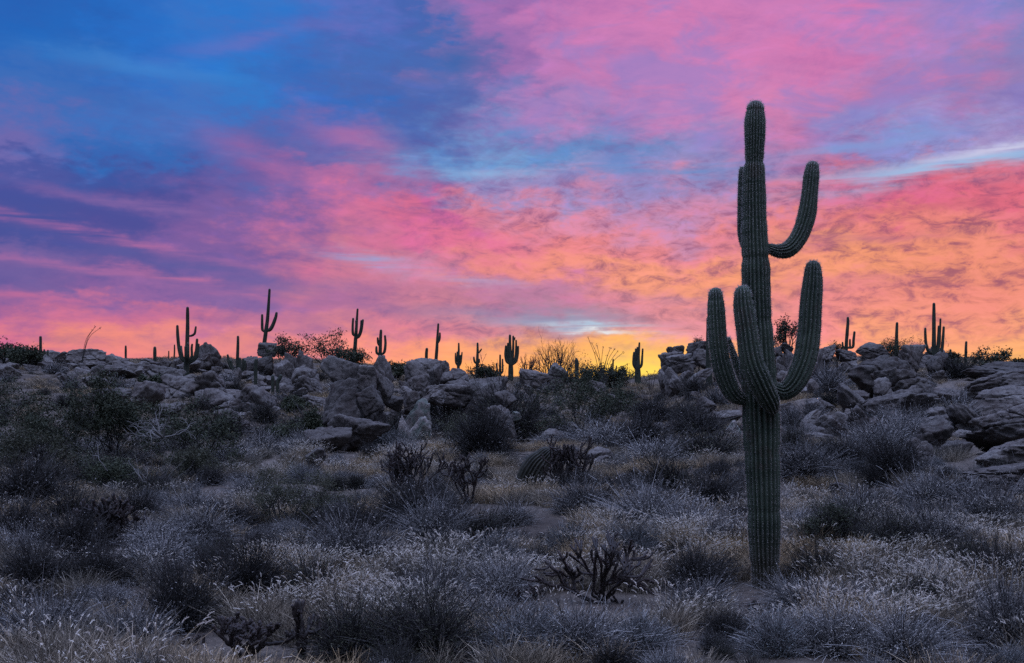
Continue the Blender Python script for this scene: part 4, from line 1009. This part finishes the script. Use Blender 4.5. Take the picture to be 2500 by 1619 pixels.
BUSHES = [
 ('large dark green bush filling the left edge of the slope', (-120,925,210,1130), 34, 1, M_LEAFD, 6, dict(leaf=0.04, clump=0.10, levels=5)),
 ('large dark bush behind the bleached dead branches', (120,905,420,1110), 35, 2, M_LEAFD, 6, dict(leaf=0.04, clump=0.10, levels=5)),
 ('dark spreading bush right of the bleached dead branches', (360,960,580,1125), 33, 3, M_LEAFD, 5, dict(leaf=0.04, clump=0.09)),
 ('low dim bush in front of the large dark one, left edge', (-60,1040,180,1190), 29, 4, M_LEAF, 5, dict(leaf=0.035, clump=0.09)),
 ('ragged olive bush below the bleached dead branches', (400,1080,560,1160), 31, 5, M_LEAF, 5, dict(leaf=0.03, clump=0.07)),
 ('dusky bush with a bent pale stem, lower edge of the dark thicket', (210,1100,350,1190), 28, 6, M_LEAFD, 5, dict(leaf=0.03, clump=0.07)),
 ('big loose olive bush with thin dark stems in mid foreground', (625,1125,880,1285), 22, 7, M_LEAF, 5, dict(leaf=0.018, clump=0.055, levels=5)),
 ('dark bush shading the left foot of the great cracked boulder', (738,985,792,1070), 41, 8, M_LEAFD, 6, dict(leaf=0.045, clump=0.09)),
 ('dark sprawling bush below the bare branching skyline bush', (1300,900,1545,1075), 48, 9, M_LEAFD, 4, dict(leaf=0.045, clump=0.10, levels=5, spread=0.7)),
 ('thin leafless bush standing among the wall rocks', (1010,1000,1190,1085), 40, 10, M_LEAF, 2, dict(leaf=0.03, clump=0.08)),
 ('dark bush with stems fanning out right of the giant saguaro trunk', (1945,1225,2090,1350), 19, 11, M_LEAFD, 4, dict(leaf=0.016, clump=0.05)),
 ('feathery skyline bush right of the perched boulder', (655,815,742,880), 78, 12, M_LEAFD, 1, dict(leaf=0.085, clump=0.12, twigr=0.016, spread=0.42)),
 ('taller feathery skyline bush with one upright plume', (740,798,840,885), 78, 13, M_LEAFD, 1, dict(leaf=0.085, clump=0.11, twigr=0.016, spread=0.42, levels=4)),
 ('dense low skyline thicket left of the four-armed saguaro', (800,846,900,886), 82, 14, M_LEAFD, 2, dict(leaf=0.10, clump=0.15, twigr=0.02)),
 ('low dark skyline scrub left of the split domed boulder', (935,880,995,912), 84, 15, M_LEAFD, 2, dict(leaf=0.10, clump=0.15, twigr=0.02)),
 ('bare branching bush spread against the orange sky', (1300,822,1440,938), 76, 16, M_LEAFD, 0, dict(twigr=0.030, stems=11, levels=5, up=0.06, spread=0.42, lift=0.5, fan=0.8)),
 ('small bare shrub right of the candelabra saguaro', (1264,858,1318,918), 82, 17, M_LEAFD, 0, dict(twigr=0.026, levels=4)),
 ('dark scrub at the foot of the ocotillo wands', (1415,886,1480,936), 80, 18, M_LEAFD, 2, dict(leaf=0.09, clump=0.12, twigr=0.02)),
 ('dark scrub left of the five-spired saguaro', (1478,890,1545,936), 80, 19, M_LEAFD, 2, dict(leaf=0.09, clump=0.12, twigr=0.02)),
 ('dark small tree between the giant saguaro trunk and right arm', (1880,768,1950,850), 70, 20, M_LEAFD, 1, dict(leaf=0.08, clump=0.12, twigr=0.022, levels=4, spread=0.42)),
 ('twiggy shrub around the bare pole saguaro, right ridge', (2140,818,2240,868), 72, 21, M_LEAFD, 1, dict(leaf=0.05, clump=0.1, twigr=0.016, levels=5)),
 ('small twiggy shrub left of the leaning pole saguaro', (2028,826,2062,858), 73, 22, M_LEAFD, 1, dict(leaf=0.05, clump=0.1, twigr=0.016)),
 ('dark skyline shrub above the right hilltop', (2376,842,2458,896), 68, 23, M_LEAFD, 1, dict(leaf=0.09, clump=0.11, twigr=0.02)),
 ('low skyline scrub at the right edge', (2450,868,2540,896), 68, 24, M_LEAFD, 1, dict(leaf=0.09, clump=0.11, twigr=0.02)),
 ('small dark bush hugging the short ridge saguaro', (2304,858,2336,892), 73, 25, M_LEAFD, 4, dict(leaf=0.08, clump=0.1, twigr=0.02)),
 ('low brushy thicket on the far left skyline', (-30,834,60,884), 88, 26, M_LEAFD, 2, dict(leaf=0.12, clump=0.2, twigr=0.03)),
 ('rounded brushy thicket left of the pole saguaro at far left', (30,838,92,886), 88, 27, M_LEAFD, 2, dict(leaf=0.12, clump=0.2, twigr=0.03)),
 ('brushy skyline scrub between candelabra and three-stemmed saguaros', (1150,890,1240,928), 88, 28, M_LEAFD, 2, dict(leaf=0.10, clump=0.16, twigr=0.02)),
 ('small leafless twigs above the tall boulder pile', (1694,814,1722,850), 70, 29, M_LEAFD, 1, dict(leaf=0.05, clump=0.08, twigr=0.014, levels=3)),
 ('small dark bush on the slope under the many-armed saguaro', (345,912,400,952), 64, 30, M_LEAFD, 5, dict(leaf=0.08, clump=0.10, twigr=0.02)),
 ('dark green shrub at the right of the rock jumble', (698,975,742,1008), 52, 31, M_LEAFD, 6, dict(leaf=0.06, clump=0.10, twigr=0.02)),
 ('dark bush mass low right of the rock jumble', (640,1035,735,1090), 43, 32, M_LEAFD, 4, dict(leaf=0.05, clump=0.10, twigr=0.02)),
]
for lb, box, d, sd, lm, den, kw in BUSHES:
    bush(lb, box, d, 600 + sd, lm, den, **kw)


# ---- ocotillo wands
def ocotillo(label, base, tips, d, seed):
    rng = np.random.default_rng(seed); u, v = base; d = min(d, inv_d(u, v)); foot = at(u, v, d)
    root = link('ocotillo', None); root.location = foot; tag(root, label, 'shrub')
    for (tu, tv) in tips:
        p = at(tu, tv, d) - foot; p[1] = rng.normal() * 0.3
        mid = p * 0.5 + np.array([-p[0] * 0.10, 0, abs(p[2]) * 0.03]) + rng.normal(size=3) * 0.05
        C = catmull([np.array([0, 0, -max(0.1, float(foot[2]) - gz(foot[0], foot[1]) + 0.2)]), mid, p], 0.2)
        g = Geo(); V, F3, F4 = tube(C, np.linspace(0.030, 0.014, len(C)), 5); g.add(V, F3, F4)
        leaves(rng, C[len(C) * 2 // 3:], 2, 0.03, 0.02, g, 0); leaves(rng, C[-1:], 9, 0.05, 0.05, g, 0)
        link('wand', g.build('wand', [M_TWIGD]), root)


ocotillo('two thin leaning ocotillo wands on the left skyline', (196, 866), [(231, 797), (243, 800), (226, 806)], 86, 1)
ocotillo('spray of long thin ocotillo wands in the yellow glow', (1470, 930), [(1436, 824), (1446, 838), (1458, 842), (1472, 848), (1490, 850), (1500, 852), (1510, 856), (1522, 860), (1452, 860), (1482, 870), (1534, 888)], 78, 2)
ocotillo('arching thin wands left of the tall boulder pile', (1590, 938), [(1572, 916), (1580, 908), (1600, 906), (1610, 902), (1566, 925)], 74, 3)


# ---- bleached dead branches
def dead_branches(label, box, d, seed, stems, mat, r=0.03, up=0.0, levels=3, fan=1.0):
    u0, v0, u1, v1 = box; rng = np.random.default_rng(seed); br = []
    d = min(d, inv_d((u0 + u1) / 2, v1))
    for k in range(stems):
        a = rng.uniform(0, 2 * np.pi)
        grow(rng, (0, 0, 0.0), (math.cos(a) * fan, math.sin(a) * fan * 0.5, rng.uniform(0.1, 1.1)), 0.5, r, levels, 0.55, (2, 2), 0.25, up, 0.75, br, 0.62)
    P = np.concatenate([b[0] for b in br]); lo, hi = P.min(0), P.max(0)
    w, h = (u1 - u0) / F * d, (v1 - v0) / F * d
    s = np.array([w / (hi[0] - lo[0]), w / (hi[0] - lo[0]), h / (hi[2] - lo[2])]); c = np.array([(lo[0] + hi[0]) / 2, 0, lo[2]])
    br = [((p - c) * s, a, b, l) for p, a, b, l in br]
    g = branch_geo(br, 6, 0.002, rng)
    x = ((u0 + u1) / 2 - CU) / F * d
    o = link('dead_branches', g.build('dead_branches', [mat], True)); o.location = (x, d, (CV - v1) / F * d)
    tag(o, label, 'dead shrub')


dead_branches('bleached bare branches sprawling in front of the dark thicket', (300, 968, 480, 1085), 31, 3, 9, M_DEAD, 0.028)
dead_branches('drooping dead limbs over the dark sprawling bush', (1255, 915, 1400, 1000), 47, 8, 6, M_BARK, 0.035, -0.10)
dead_branches('pale fallen dead limbs below the dark sprawling bush', (1380, 975, 1490, 1050), 45, 11, 5, M_DEAD, 0.024, -0.05)
dead_branches('single bent pale stem sticking out of the lower thicket', (222, 1085, 262, 1150), 27, 15, 1, M_DEAD, 0.016, 0.05, 1)
dead_branches('thin forked pale branches beside the ragged olive bush', (285, 1105, 370, 1180), 27, 19, 3, M_DEAD, 0.012, 0.05, 2)


# ---- chollas
def cholla(label, box, d, seed, r=0.022, stems=6, levels=4, fan=0.8, lift=0.7, spines=True, depthk=0.7, forks=(2, 3), mat=None, spread=0.5):
    u0, v0, u1, v1 = box; rng = np.random.default_rng(seed); br = []
    d = d or inv_d((u0 + u1) / 2, min(v1, 1610))
    for k in range(stems):
        a = 2 * np.pi * (k + rng.uniform(0, 0.7)) / stems
        grow(rng, (0, 0, 0.06), (math.cos(a) * fan, math.sin(a) * fan, lift + rng.uniform(0, 0.6)), 0.46, 1.0, levels, spread, forks, 0.13, 0.20, 0.66, br, 0.93)
    P = np.concatenate([b[0] for b in br]); lo, hi = np.percentile(P, 0.6, axis=0), np.percentile(P, 99.4, axis=0)
    w, h = (u1 - u0) / F * d, (v1 - v0) / F * d
    s = np.array([w / (hi[0] - lo[0]), w * depthk / (hi[1] - lo[1]), h / hi[2]]); c = np.array([(lo[0] + hi[0]) / 2, (lo[1] + hi[1]) / 2, 0])
    uc = (u0 + u1) / 2; x = (uc - CU) / F * d
    root = link('cholla_cactus', None); root.location = (x, d, min(gz(x, d), (CV - v1) / F * d + 0.1)); tag(root, label, 'cactus')
    g = Geo(); sp = Geo()
    trunk = Geo(); V, F3, F4 = tube(np.array([[0, 0, -0.15], [0.01, 0, 0.02], [0, 0.01, 0.10 * h + 0.06]]), [r * 1.9, r * 1.7, r * 1.4], 8); trunk.add(V, F3, F4)
    link('trunk', trunk.build('trunk', [M_BARK], True), root)
    for p, a, b, l in br:
        q = (p - c * 0) * s
        q = catmull(q, max(0.02, r * 0.9)); m = len(q)
        t = np.linspace(0, 1, m)
        rad = r * (a + (b - a) * t) * (1 + 0.16 * np.sin(t * m * 1.9)) * (1 - 0.12 * np.cos(t * 2 * np.pi))
        V, F3, F4 = tube(q, rad, 7); V = V + rng.normal(size=V.shape) * r * 0.12
        g.add(V, F3, F4)
        if spines:
            n = m * 14; k = rng.integers(0, m, n); dv = rng.normal(size=(n, 3)); dv /= np.linalg.norm(dv, axis=1, keepdims=True)
            base = q[k] + dv * rad[k][:, None] * 0.8; sd = np.cross(dv, rng.normal(size=dv.shape)); sd /= np.linalg.norm(sd, axis=1, keepdims=True)
            VV = np.stack([base - sd * 0.0012, base + sd * 0.0012, base + dv * rng.uniform(0.6, 1.25, n)[:, None] * r], 1).reshape(-1, 3)
            sp.add(VV, np.arange(len(VV)).reshape(-1, 3))
    bo = link('branches', g.build('branches', [mat or M_CHOLLA], True), root)
    if spines: link('spines', sp.build('spines', [M_SPINED]), bo)
    return root


def traced_cholla(label, lines, org, k, d, base, r, seed):
    """branches traced as polylines; depth wanders smoothly so forks stay joined"""
    rng = np.random.default_rng(seed)
    foot = at(org[0] + base[0] / k, org[1] + base[1] / k, d)
    root = link('cholla_cactus', None); root.location = foot; tag(root, label, 'cactus')
    g = Geo(); sp = Geo(); tr = Geo()
    V, F3, F4 = tube(np.array([[0, 0, -0.25], [0.0, 0, 0.0], [-0.01, 0.01, 0.12]]), [r * 2.4, r * 2.2, r * 1.6], 9); tr.add(V, F3, F4)
    link('trunk', tr.build('trunk', [M_BARK], True), root)
    back = [[(base[0] + (a - base[0]) * 0.90 + 35 * math.sin(b / 90.0), base[1] + (b - base[1]) * 0.84 + 25) for a, b in pl] for pl in lines[::2]]
    for li, pl in enumerate(lines + back):
        P = np.array([at(org[0] + a / k, org[1] + b / k, d) - foot for a, b in pl])
        dist = np.hypot(P[:, 0], P[:, 2])
        P[:, 1] = (-0.1 if li < len(lines) else 0.40) * dist + 0.45 * dist * vnoise(np.stack([P[:, 0] * 2.6 + 7, P[:, 2] * 2.6, P[:, 0] * 0], 1), seed)
        q = catmull(P, 0.012); m = len(q); sl = np.arange(m) * 0.012
        rad = r * np.clip(1.15 - 0.25 * dist.max(), 0.75, 1.2) * (1 + 0.10 * np.sin(sl * 95) + 0.12 * np.cos(sl * 30))
        q = q + rng.normal(size=q.shape) * r * 0.07
        V, F3, F4 = tube(q, rad, 9); V = V + rng.normal(size=V.shape) * r * 0.10
        g.add(V, F3, F4)
        n = m * 22; kk = rng.integers(0, m, n); dv = rng.normal(size=(n, 3)); dv /= np.linalg.norm(dv, axis=1, keepdims=True)
        b = q[kk] + dv * rad[kk][:, None] * 0.8; sd = np.cross(dv, rng.normal(size=dv.shape)); sd /= np.linalg.norm(sd, axis=1, keepdims=True)
        VV = np.stack([b - sd * 0.0012, b + sd * 0.0012, b + dv * rng.uniform(0.6, 1.3, n)[:, None] * r], 1).reshape(-1, 3)
        sp.add(VV, np.arange(len(VV)).reshape(-1, 3))
    bo = link('branches', g.build('branches', [M_CHOLLA], True), root)
    link('spines', sp.build('spines', [M_SPINED]), bo)


traced_cholla('wide low cholla with knobbly forked branches in the foreground', [
    [(1175,1230),(1120,1080),(1060,1010),(1050,830),(1050,640),(1060,470),(1045,380),(1035,320)], [(1058,430),(1070,390),(1080,330)],
    [(1040,790),(980,740),(920,620),(860,540),(800,470),(740,410)], [(860,540),(880,450),(890,360)], [(872,480),(860,430),(815,345)], [(805,475),(808,440),(812,400)],
    [(1180,1230),(1000,1120),(900,1070),(800,1000),(680,950),(640,900),(590,780),(530,720),(460,660),(430,620)], [(480,685),(488,660),(490,635)], [(470,680),(440,710),(360,720),(295,710)], [(592,790),(520,800),(430,785)],
    [(660,940),(500,930),(380,860),(290,790)], [(440,895),(320,860),(200,830),(120,800)], [(800,1000),(790,880),(740,780),(690,680),(650,590),(590,490)], [(650,590),(690,550),(700,490)],
    [(790,880),(775,810),(770,740)], [(815,1005),(800,860),(810,770)], [(742,800),(700,750),(670,710)], [(745,860),(690,825),(610,750)], [(690,955),(685,915),(692,870)],
    [(1045,790),(920,790),(870,770),(830,700)], [(885,790),(830,850),(760,850)],
    [(1180,1220),(1178,1000),(1180,880),(1200,780),(1240,680),(1270,520),(1290,440),(1310,370)], [(1245,600),(1240,520),(1250,430),(1220,300)], [(1245,400),(1252,340),(1240,260)], [(1288,450),(1330,410),(1370,370)],
    [(1275,420),(1290,330),(1350,260)], [(1243,560),(1225,520),(1170,450),(1130,400)], [(1172,455),(1168,420),(1172,390)], [(1268,530),(1310,500),(1340,465)], [(1250,650),(1300,600),(1360,560),(1410,490)], [(1342,570),(1348,540),(1356,500)],
    [(1205,760),(1195,670),(1160,570)], [(1178,900),(1170,800),(1192,690)], [(1150,1000),(1138,820),(1130,650),(1080,520),(1062,450)],
    [(1178,1010),(1220,880),(1330,820),(1420,720),(1480,620),(1470,520),(1440,430)], [(1480,620),(1510,500),(1520,340)], [(1505,540),(1530,490),(1570,430)], [(1480,630),(1560,590),(1580,500)], [(1540,600),(1690,590),(1760,530)], [(1560,615),(1720,610),(1800,590),(1845,540)],
    [(1330,820),(1400,800),(1600,800),(1700,740),(1770,680),(1830,630)], [(1690,745),(1740,725),(1800,710)], [(1430,800),(1500,740),(1560,690)], [(1462,770),(1490,720),(1510,670)], [(1350,815),(1420,840),(1380,890)],
    [(1370,810),(1480,840),(1560,890),(1700,970),(1820,1050)], [(1560,890),(1680,840),(1760,880),(1830,920)], [(1195,1230),(1230,1080),(1290,980),(1400,870)], [(1255,1040),(1290,1060),(1330,990)],
    [(1110,1060),(1150,980),(1225,895)], [(1230,1250),(1340,1300),(1480,1290),(1390,1220),(1340,1140),(1310,1090)], [(1395,1225),(1410,1190),(1430,1135)],
    [(1300,830),(1330,760),(1400,690)], [(1260,860),(1290,760),(1340,640)], [(1380,800),(1440,700),(1540,640)], [(1600,800),(1650,770),(1720,690)]],
    (1250, 1250), 5.29, 14.9, (1180, 1240), 0.018, 6)
cholla('broad upright cholla with dense dark stems, mid slope', (920,1055,1080,1195), 27, 22, 0.021, 9, 3, 0.9, 0.5)
cholla('vase-shaped open cholla on a short trunk', (1090,1092,1200,1215), 25.5, 23, 0.022, 6, 3, 0.8, 0.7)
cholla('tangled dark cholla behind the leaning barrel cactus', (1325,1050,1445,1185), 28, 24, 0.024, 12, 3, 1.0, 0.5)
cholla('dense shaggy cholla at lower left', (185,1230,340,1365), 19.5, 25, 0.028, 12, 3, 0.9, 0.5)
cholla('stubby thick-jointed cholla cut by the frame bottom', (500,1528,690,1640), 11.9, 26, 0.022, 7, 3, 0.9, 0.5, spread=0.6)
cholla('single Y-forked young cholla at the frame bottom', (700,1488,775,1640), 11.9, 27, 0.024, 3, 2, 0.40, 0.9, spread=0.55)
cholla('small low cholla behind the stubby thick-jointed one', (440,1570,500,1640), 12.6, 30, 0.018, 4, 2, 0.8, 0.5)
cholla('thin dead cholla limbs left of the wide foreground cholla', (1245,1440,1350,1500), 14.6, 28, 0.010, 4, 3, 1.3, 0.25, spread=0.5)
cholla('small dark cholla on the slope below the left ridge', (340,905,395,945), 60, 29, 0.04, 7, 3, 0.8, 0.6, spines=False)

# ---- leaning barrel cactus, small hedgehog cactus
d = inv_d(1300, 1195); rb = np.random.default_rng(9)
foot = at(1290, 1190, d); root = link('barrel_cactus', None); root.location = foot; tag(root, 'dark ribbed barrel cactus leaning right against a cholla', 'cactus')
sk, sp = ribbed([at(1280, 1202, d) - foot, at(1294, 1168, d) - foot, at(1312, 1136, d) - foot, at(1328, 1118, d) - foot], np.array([29, 32, 32, 25]) / F * d, 20, 6, 0.12, 0.03, (0.05, 0.04, 2, 0.003), rb)
bo = link('body', sk.build('body', [M_BARREL], True), root); link('spines', sp.build('spines', [M_SPINED]), bo)
d = inv_d(1842, 1500); foot = at(1842, 1500, d); root = link('hedgehog_cactus', None); root.location = foot; tag(root, 'small reddish hedgehog cactus in grass below the giant saguaro', 'cactus')
for k, (du, hh) in enumerate([(0, 30), (-9, 22), (9, 20)]):
    sk, sp = ribbed([np.array([du / F * d, 0.02 * k, -0.05]), np.array([du / F * d, 0.02 * k, hh / F * d * 0.5]), np.array([du * 1.2 / F * d, 0.02 * k, hh / F * d])], np.array([6, 7, 5]) / F * d, 12, 4, 0.1, 0.02, (0.02, 0.03, 6, 0.003), rb)
    bo = link('stem', sk.build('stem', [M_BARREL], True), root); link('spines', sp.build('spines', [M_SPINED]), bo)


# ------------------------------------------------------------------ grass (nobody could count it)
def tuft(seed, n, h, spread, lean, wid, heads, k=4):
    rng = np.random.default_rng(seed); g = Geo()
    b = rng.normal(size=(n, 3)) * spread; b[:, 2] = -0.03
    a = rng.uniform(0, 2 * np.pi, n); out = np.stack([np.cos(a), np.sin(a), np.zeros(n)], 1) * 0.7 + b * 1.5 / max(spread, 0.01) * 0.35
    out[:, 0] += 0.18
    out[:, 2] = 0
    L = h * rng.uniform(0.45, 1.15, n); ln = lean * rng.uniform(0.3, 1.5, n)
    t = np.linspace(0, 1, k)
    P = b[:, None] + np.array([0, 0, 1.0]) * (L[:, None] * (t - 0.18 * (ln[:, None]) * t ** 2))[..., None] + out[:, None] * (L[:, None] * ln[:, None] * t ** 1.8)[..., None]
    V, F4 = ribbons(P, np.full(n, wid), np.full(n, wid * 0.35), rng); g.add(V, None, F4, 0)
    if heads:
        m = int(n * heads); sel = np.argsort(-L)[:m]
        tip = P[sel, -1]; dv = P[sel, -1] - P[sel, -2]; dv /= np.linalg.norm(dv, axis=1, keepdims=True)
        hl = rng.uniform(0.028, 0.055, m)
        tt = np.linspace(0, 1, 5); od = out[sel] / (np.linalg.norm(out[sel], axis=1, keepdims=True) + 1e-6)
        Q = tip[:, None] + dv[:, None] * (hl[:, None] * tt)[..., None] + (od * 0.45 + np.array([0, 0, -0.25]))[:, None] * (hl[:, None] * tt ** 2)[..., None]
        V, F4 = ribbons(Q, np.full(m, 0.0075), np.full(m, 0.005), rng)
        g.add(V, None, F4, 1)
        leaves(rng, Q[:, 2:4].reshape(-1, 3), 1, 0.010, 0.003, g, 1)
    me = g.build('grass_tuft', [M_STRAW, M_HEAD])
    o = bpy.data.objects.new('grass_tuft', me); TUFTS.objects.link(o)


TUFTS = bpy.data.collections.new('grass_tufts')
for i in range(4): tuft(10 + i, 110, 0.30, 0.085, 0.55, 0.0075, 0.0)            # 0-3 plain near
for i in range(4): tuft(20 + i, 120, 0.42, 0.085, 0.50, 0.0070, 0.30)           # 4-7 seeding near
for i in range(3): tuft(30 + i, 90, 0.34, 0.20, 0.6, 0.022, 0.0, 3)             # 8-10 far, coarser
rngG = np.random.default_rng(99)
# bare patches round the chollas, the barrel and the giant saguaro's foot
CLEAR = [(o.location.x, o.location.y, 0.75) for o in bpy.data.objects if o.parent is None and o.name.startswith('cholla') and o.location.y < 40]
CLEAR += [(o.location.x, o.location.y, 0.6) for o in bpy.data.objects if o.parent is None and o.name.split('.')[0] in ('barrel_cactus', 'hedgehog_cactus')]
CLEAR.append((14.9 * (1473 - CU) / F, 14.9, 1.05))
CLEAR.append((SAG_D * (1868 - CU) / F, SAG_D - 0.15, 0.70))


STANDS = [(600, 1400, 150, 50, .9), (350, 1405, 100, 35, .6), (1050, 1480, 240, 70, .9), (2300, 1450, 260, 70, .6), (2250, 1290, 260, 60, .5), (1800, 1580, 320, 70, .7), (1650, 1330, 160, 90, .5), (700, 1180, 200, 60, .3), (880, 1110, 200, 50, .5), (2150, 1580, 260, 60, .6), (1500, 1400, 120, 60, .5)]


def scatter_grass():
    X, Y, I, S = [], [], [], []
    def put(n, r0, r1, idx, smin, smax, thr, a=0.50):
        r = np.sqrt(rngG.uniform(r0 ** 2, r1 ** 2, n)); az = rngG.uniform(-a, a, n)
        x = r * np.sin(az); y = r * np.cos(az)
        P = np.stack([x, y, np.zeros(n)], 1)
        den = fbm(P * 0.3, 3, 71) * 0.45 + fbm(P * 1.3, 2, 72) * 0.55
        zz = ground(x, y, False); uu = CU + F * x / y; vv = CV - F * zz / y
        seed = 0.03 + sum(0.62 * am * np.exp(-((uu - a) / b) ** 2 - ((vv - c) / e) ** 2) for a, c, b, e, am in STANDS)
        keep = den > thr + 0.22 * np.exp(-((uu - 60) / 380) ** 2 - ((vv - 1250) / 130) ** 2)
        if r1 > 30:
            for (rx, ry, rw) in RPOS: keep &= np.hypot(x - rx, (y - ry) * 0.6) > rw * 0.46 + 0.12
        for (rx, ry, rw) in SHRUB_POS: keep &= np.hypot(x - rx, y - ry) > rw * 0.36
        for (rx, ry, rw) in CLEAR: keep &= np.hypot(x - rx, (y - ry) * 0.7 + 0.3 * rw) > rw
        ix = rngG.integers(0, 4, n) if idx == 'near' else rngG.integers(8, 11, n)
        if idx == 'near': ix = np.where(rngG.uniform(size=n) < np.clip(seed, 0.0, 0.9), ix + 4, ix)
        # the pale seeding stands in the foreground
        X.append(x[keep]); Y.append(y[keep]); I.append(ix[keep]); S.append((rngG.uniform(smin, smax, n) * (1 + 0.35 * den))[keep])
    put(14000, 9, 20, 'near', 0.4, 1.2, 0.09)
    put(28000, 20, 40, 'near', 0.5, 1.2, 0.06)
    put(26000, 40, 112, 'far', 0.35, 0.9, 0.05)
    x, y, idx, s = map(np.concatenate, (X, Y, I, S))
    scatter('dry_grass', 'dry pale bunch grass covering the whole slope between the shrubs', 'grass', TUFTS, x, y, idx, s, 0.08)


def scatter(name, label, cat, coll, x, y, idx, s, tilt):
    z = ground(x, y)
    me = bpy.data.meshes.new(name); me.vertices.add(len(x)); me.vertices.foreach_set('co', np.stack([x, y, z], 1).astype(np.float32).ravel())
    a = me.attributes.new('idx', 'INT', 'POINT'); a.data.foreach_set('value', idx.astype(np.int32))
    a = me.attributes.new('rot', 'FLOAT_VECTOR', 'POINT'); rot = np.zeros((len(x), 3), np.float32); rot[:, 2] = rngG.normal(size=len(x)) * 1.2; rot[:, :2] = rngG.normal(size=(len(x), 2)) * tilt
    a.data.foreach_set('vector', rot.ravel())
    a = me.attributes.new('scl', 'FLOAT_VECTOR', 'POINT'); a.data.foreach_set('vector', np.stack([s, s, s * rngG.uniform(0.75, 1.2, len(s))], 1).astype(np.float32).ravel())
    o = link(name, me); tag(o, label, cat, kind='stuff')
    ng = bpy.data.node_groups.new('plant_scatter', 'GeometryNodeTree')
    ng.interface.new_socket('Geometry', in_out='INPUT', socket_type='NodeSocketGeometry'); ng.interface.new_socket('Geometry', in_out='OUTPUT', socket_type='NodeSocketGeometry')
    N, L = ng.nodes, ng.links
    gi, go = N.new('NodeGroupInput'), N.new('NodeGroupOutput')
    ci = N.new('GeometryNodeCollectionInfo'); ci.inputs['Collection'].default_value = coll; ci.inputs['Separate Children'].default_value = True; ci.inputs['Reset Children'].default_value = True
    ip = N.new('GeometryNodeInstanceOnPoints'); ip.inputs['Pick Instance'].default_value = True
    def att(nm, ty):
        a = N.new('GeometryNodeInputNamedAttribute'); a.data_type = ty; a.inputs['Name'].default_value = nm; return a.outputs['Attribute']
    L.new(gi.outputs[0], ip.inputs['Points']); L.new(ci.outputs[0], ip.inputs['Instance']); L.new(att('idx', 'INT'), ip.inputs['Instance Index'])
    L.new(att('rot', 'FLOAT_VECTOR'), ip.inputs['Rotation']); L.new(att('scl', 'FLOAT_VECTOR'), ip.inputs['Scale']); L.new(ip.outputs[0], go.inputs[0])
    md = o.modifiers.new('scatter', 'NODES'); md.node_group = ng


def scatter_scrub():
    coll = bpy.data.collections.new('scrub_kinds')
    kinds = ['grey', 'grey', 'grey', 'grey', 'dark', 'dark', 'olive', 'sage']; seen = {}
    for i, k in enumerate(kinds):
        o = bpy.data.objects.new('scrub_%02d' % i, SHR[k][seen.get(k, 0) % len(SHR[k])]); seen[k] = seen.get(k, 0) + 1; coll.objects.link(o)
    X, Y, S = [], [], []
    for n, r0, r1, lo, hi in ((420, 10, 22, 0.28, 0.62), (900, 22, 45, 0.30, 0.75), (420, 45, 100, 0.3, 0.7)):
        r = np.sqrt(rngG.uniform(r0 ** 2, r1 ** 2, n)); az = rngG.uniform(-0.5, 0.5, n); x = r * np.sin(az); y = r * np.cos(az)
        keep = fbm(np.stack([x, y, x * 0], 1) * 0.3, 2, 55) > -0.25
        for (rx, ry, rw) in CLEAR: keep &= np.hypot(x - rx, (y - ry) * 0.6 + 0.5 * rw) > rw * 1.25
        for (rx, ry, rw) in SHRUB_POS: keep &= np.hypot(x - rx, y - ry) > rw * 0.4
        for (rx, ry, rw) in RPOS: keep &= np.hypot(x - rx, y - ry) > rw * 0.5 + 0.2
        X.append(x[keep]); Y.append(y[keep]); S.append(rngG.uniform(lo, hi, n)[keep])
    x, y, s = map(np.concatenate, (X, Y, S))
    scatter('low_scrub', 'low twiggy undergrowth mixed through the dry grass', 'undergrowth', coll, x, y, rngG.integers(0, 8, len(x)), s, 0.1)


scatter_grass()
scatter_scrub()
write_labels()
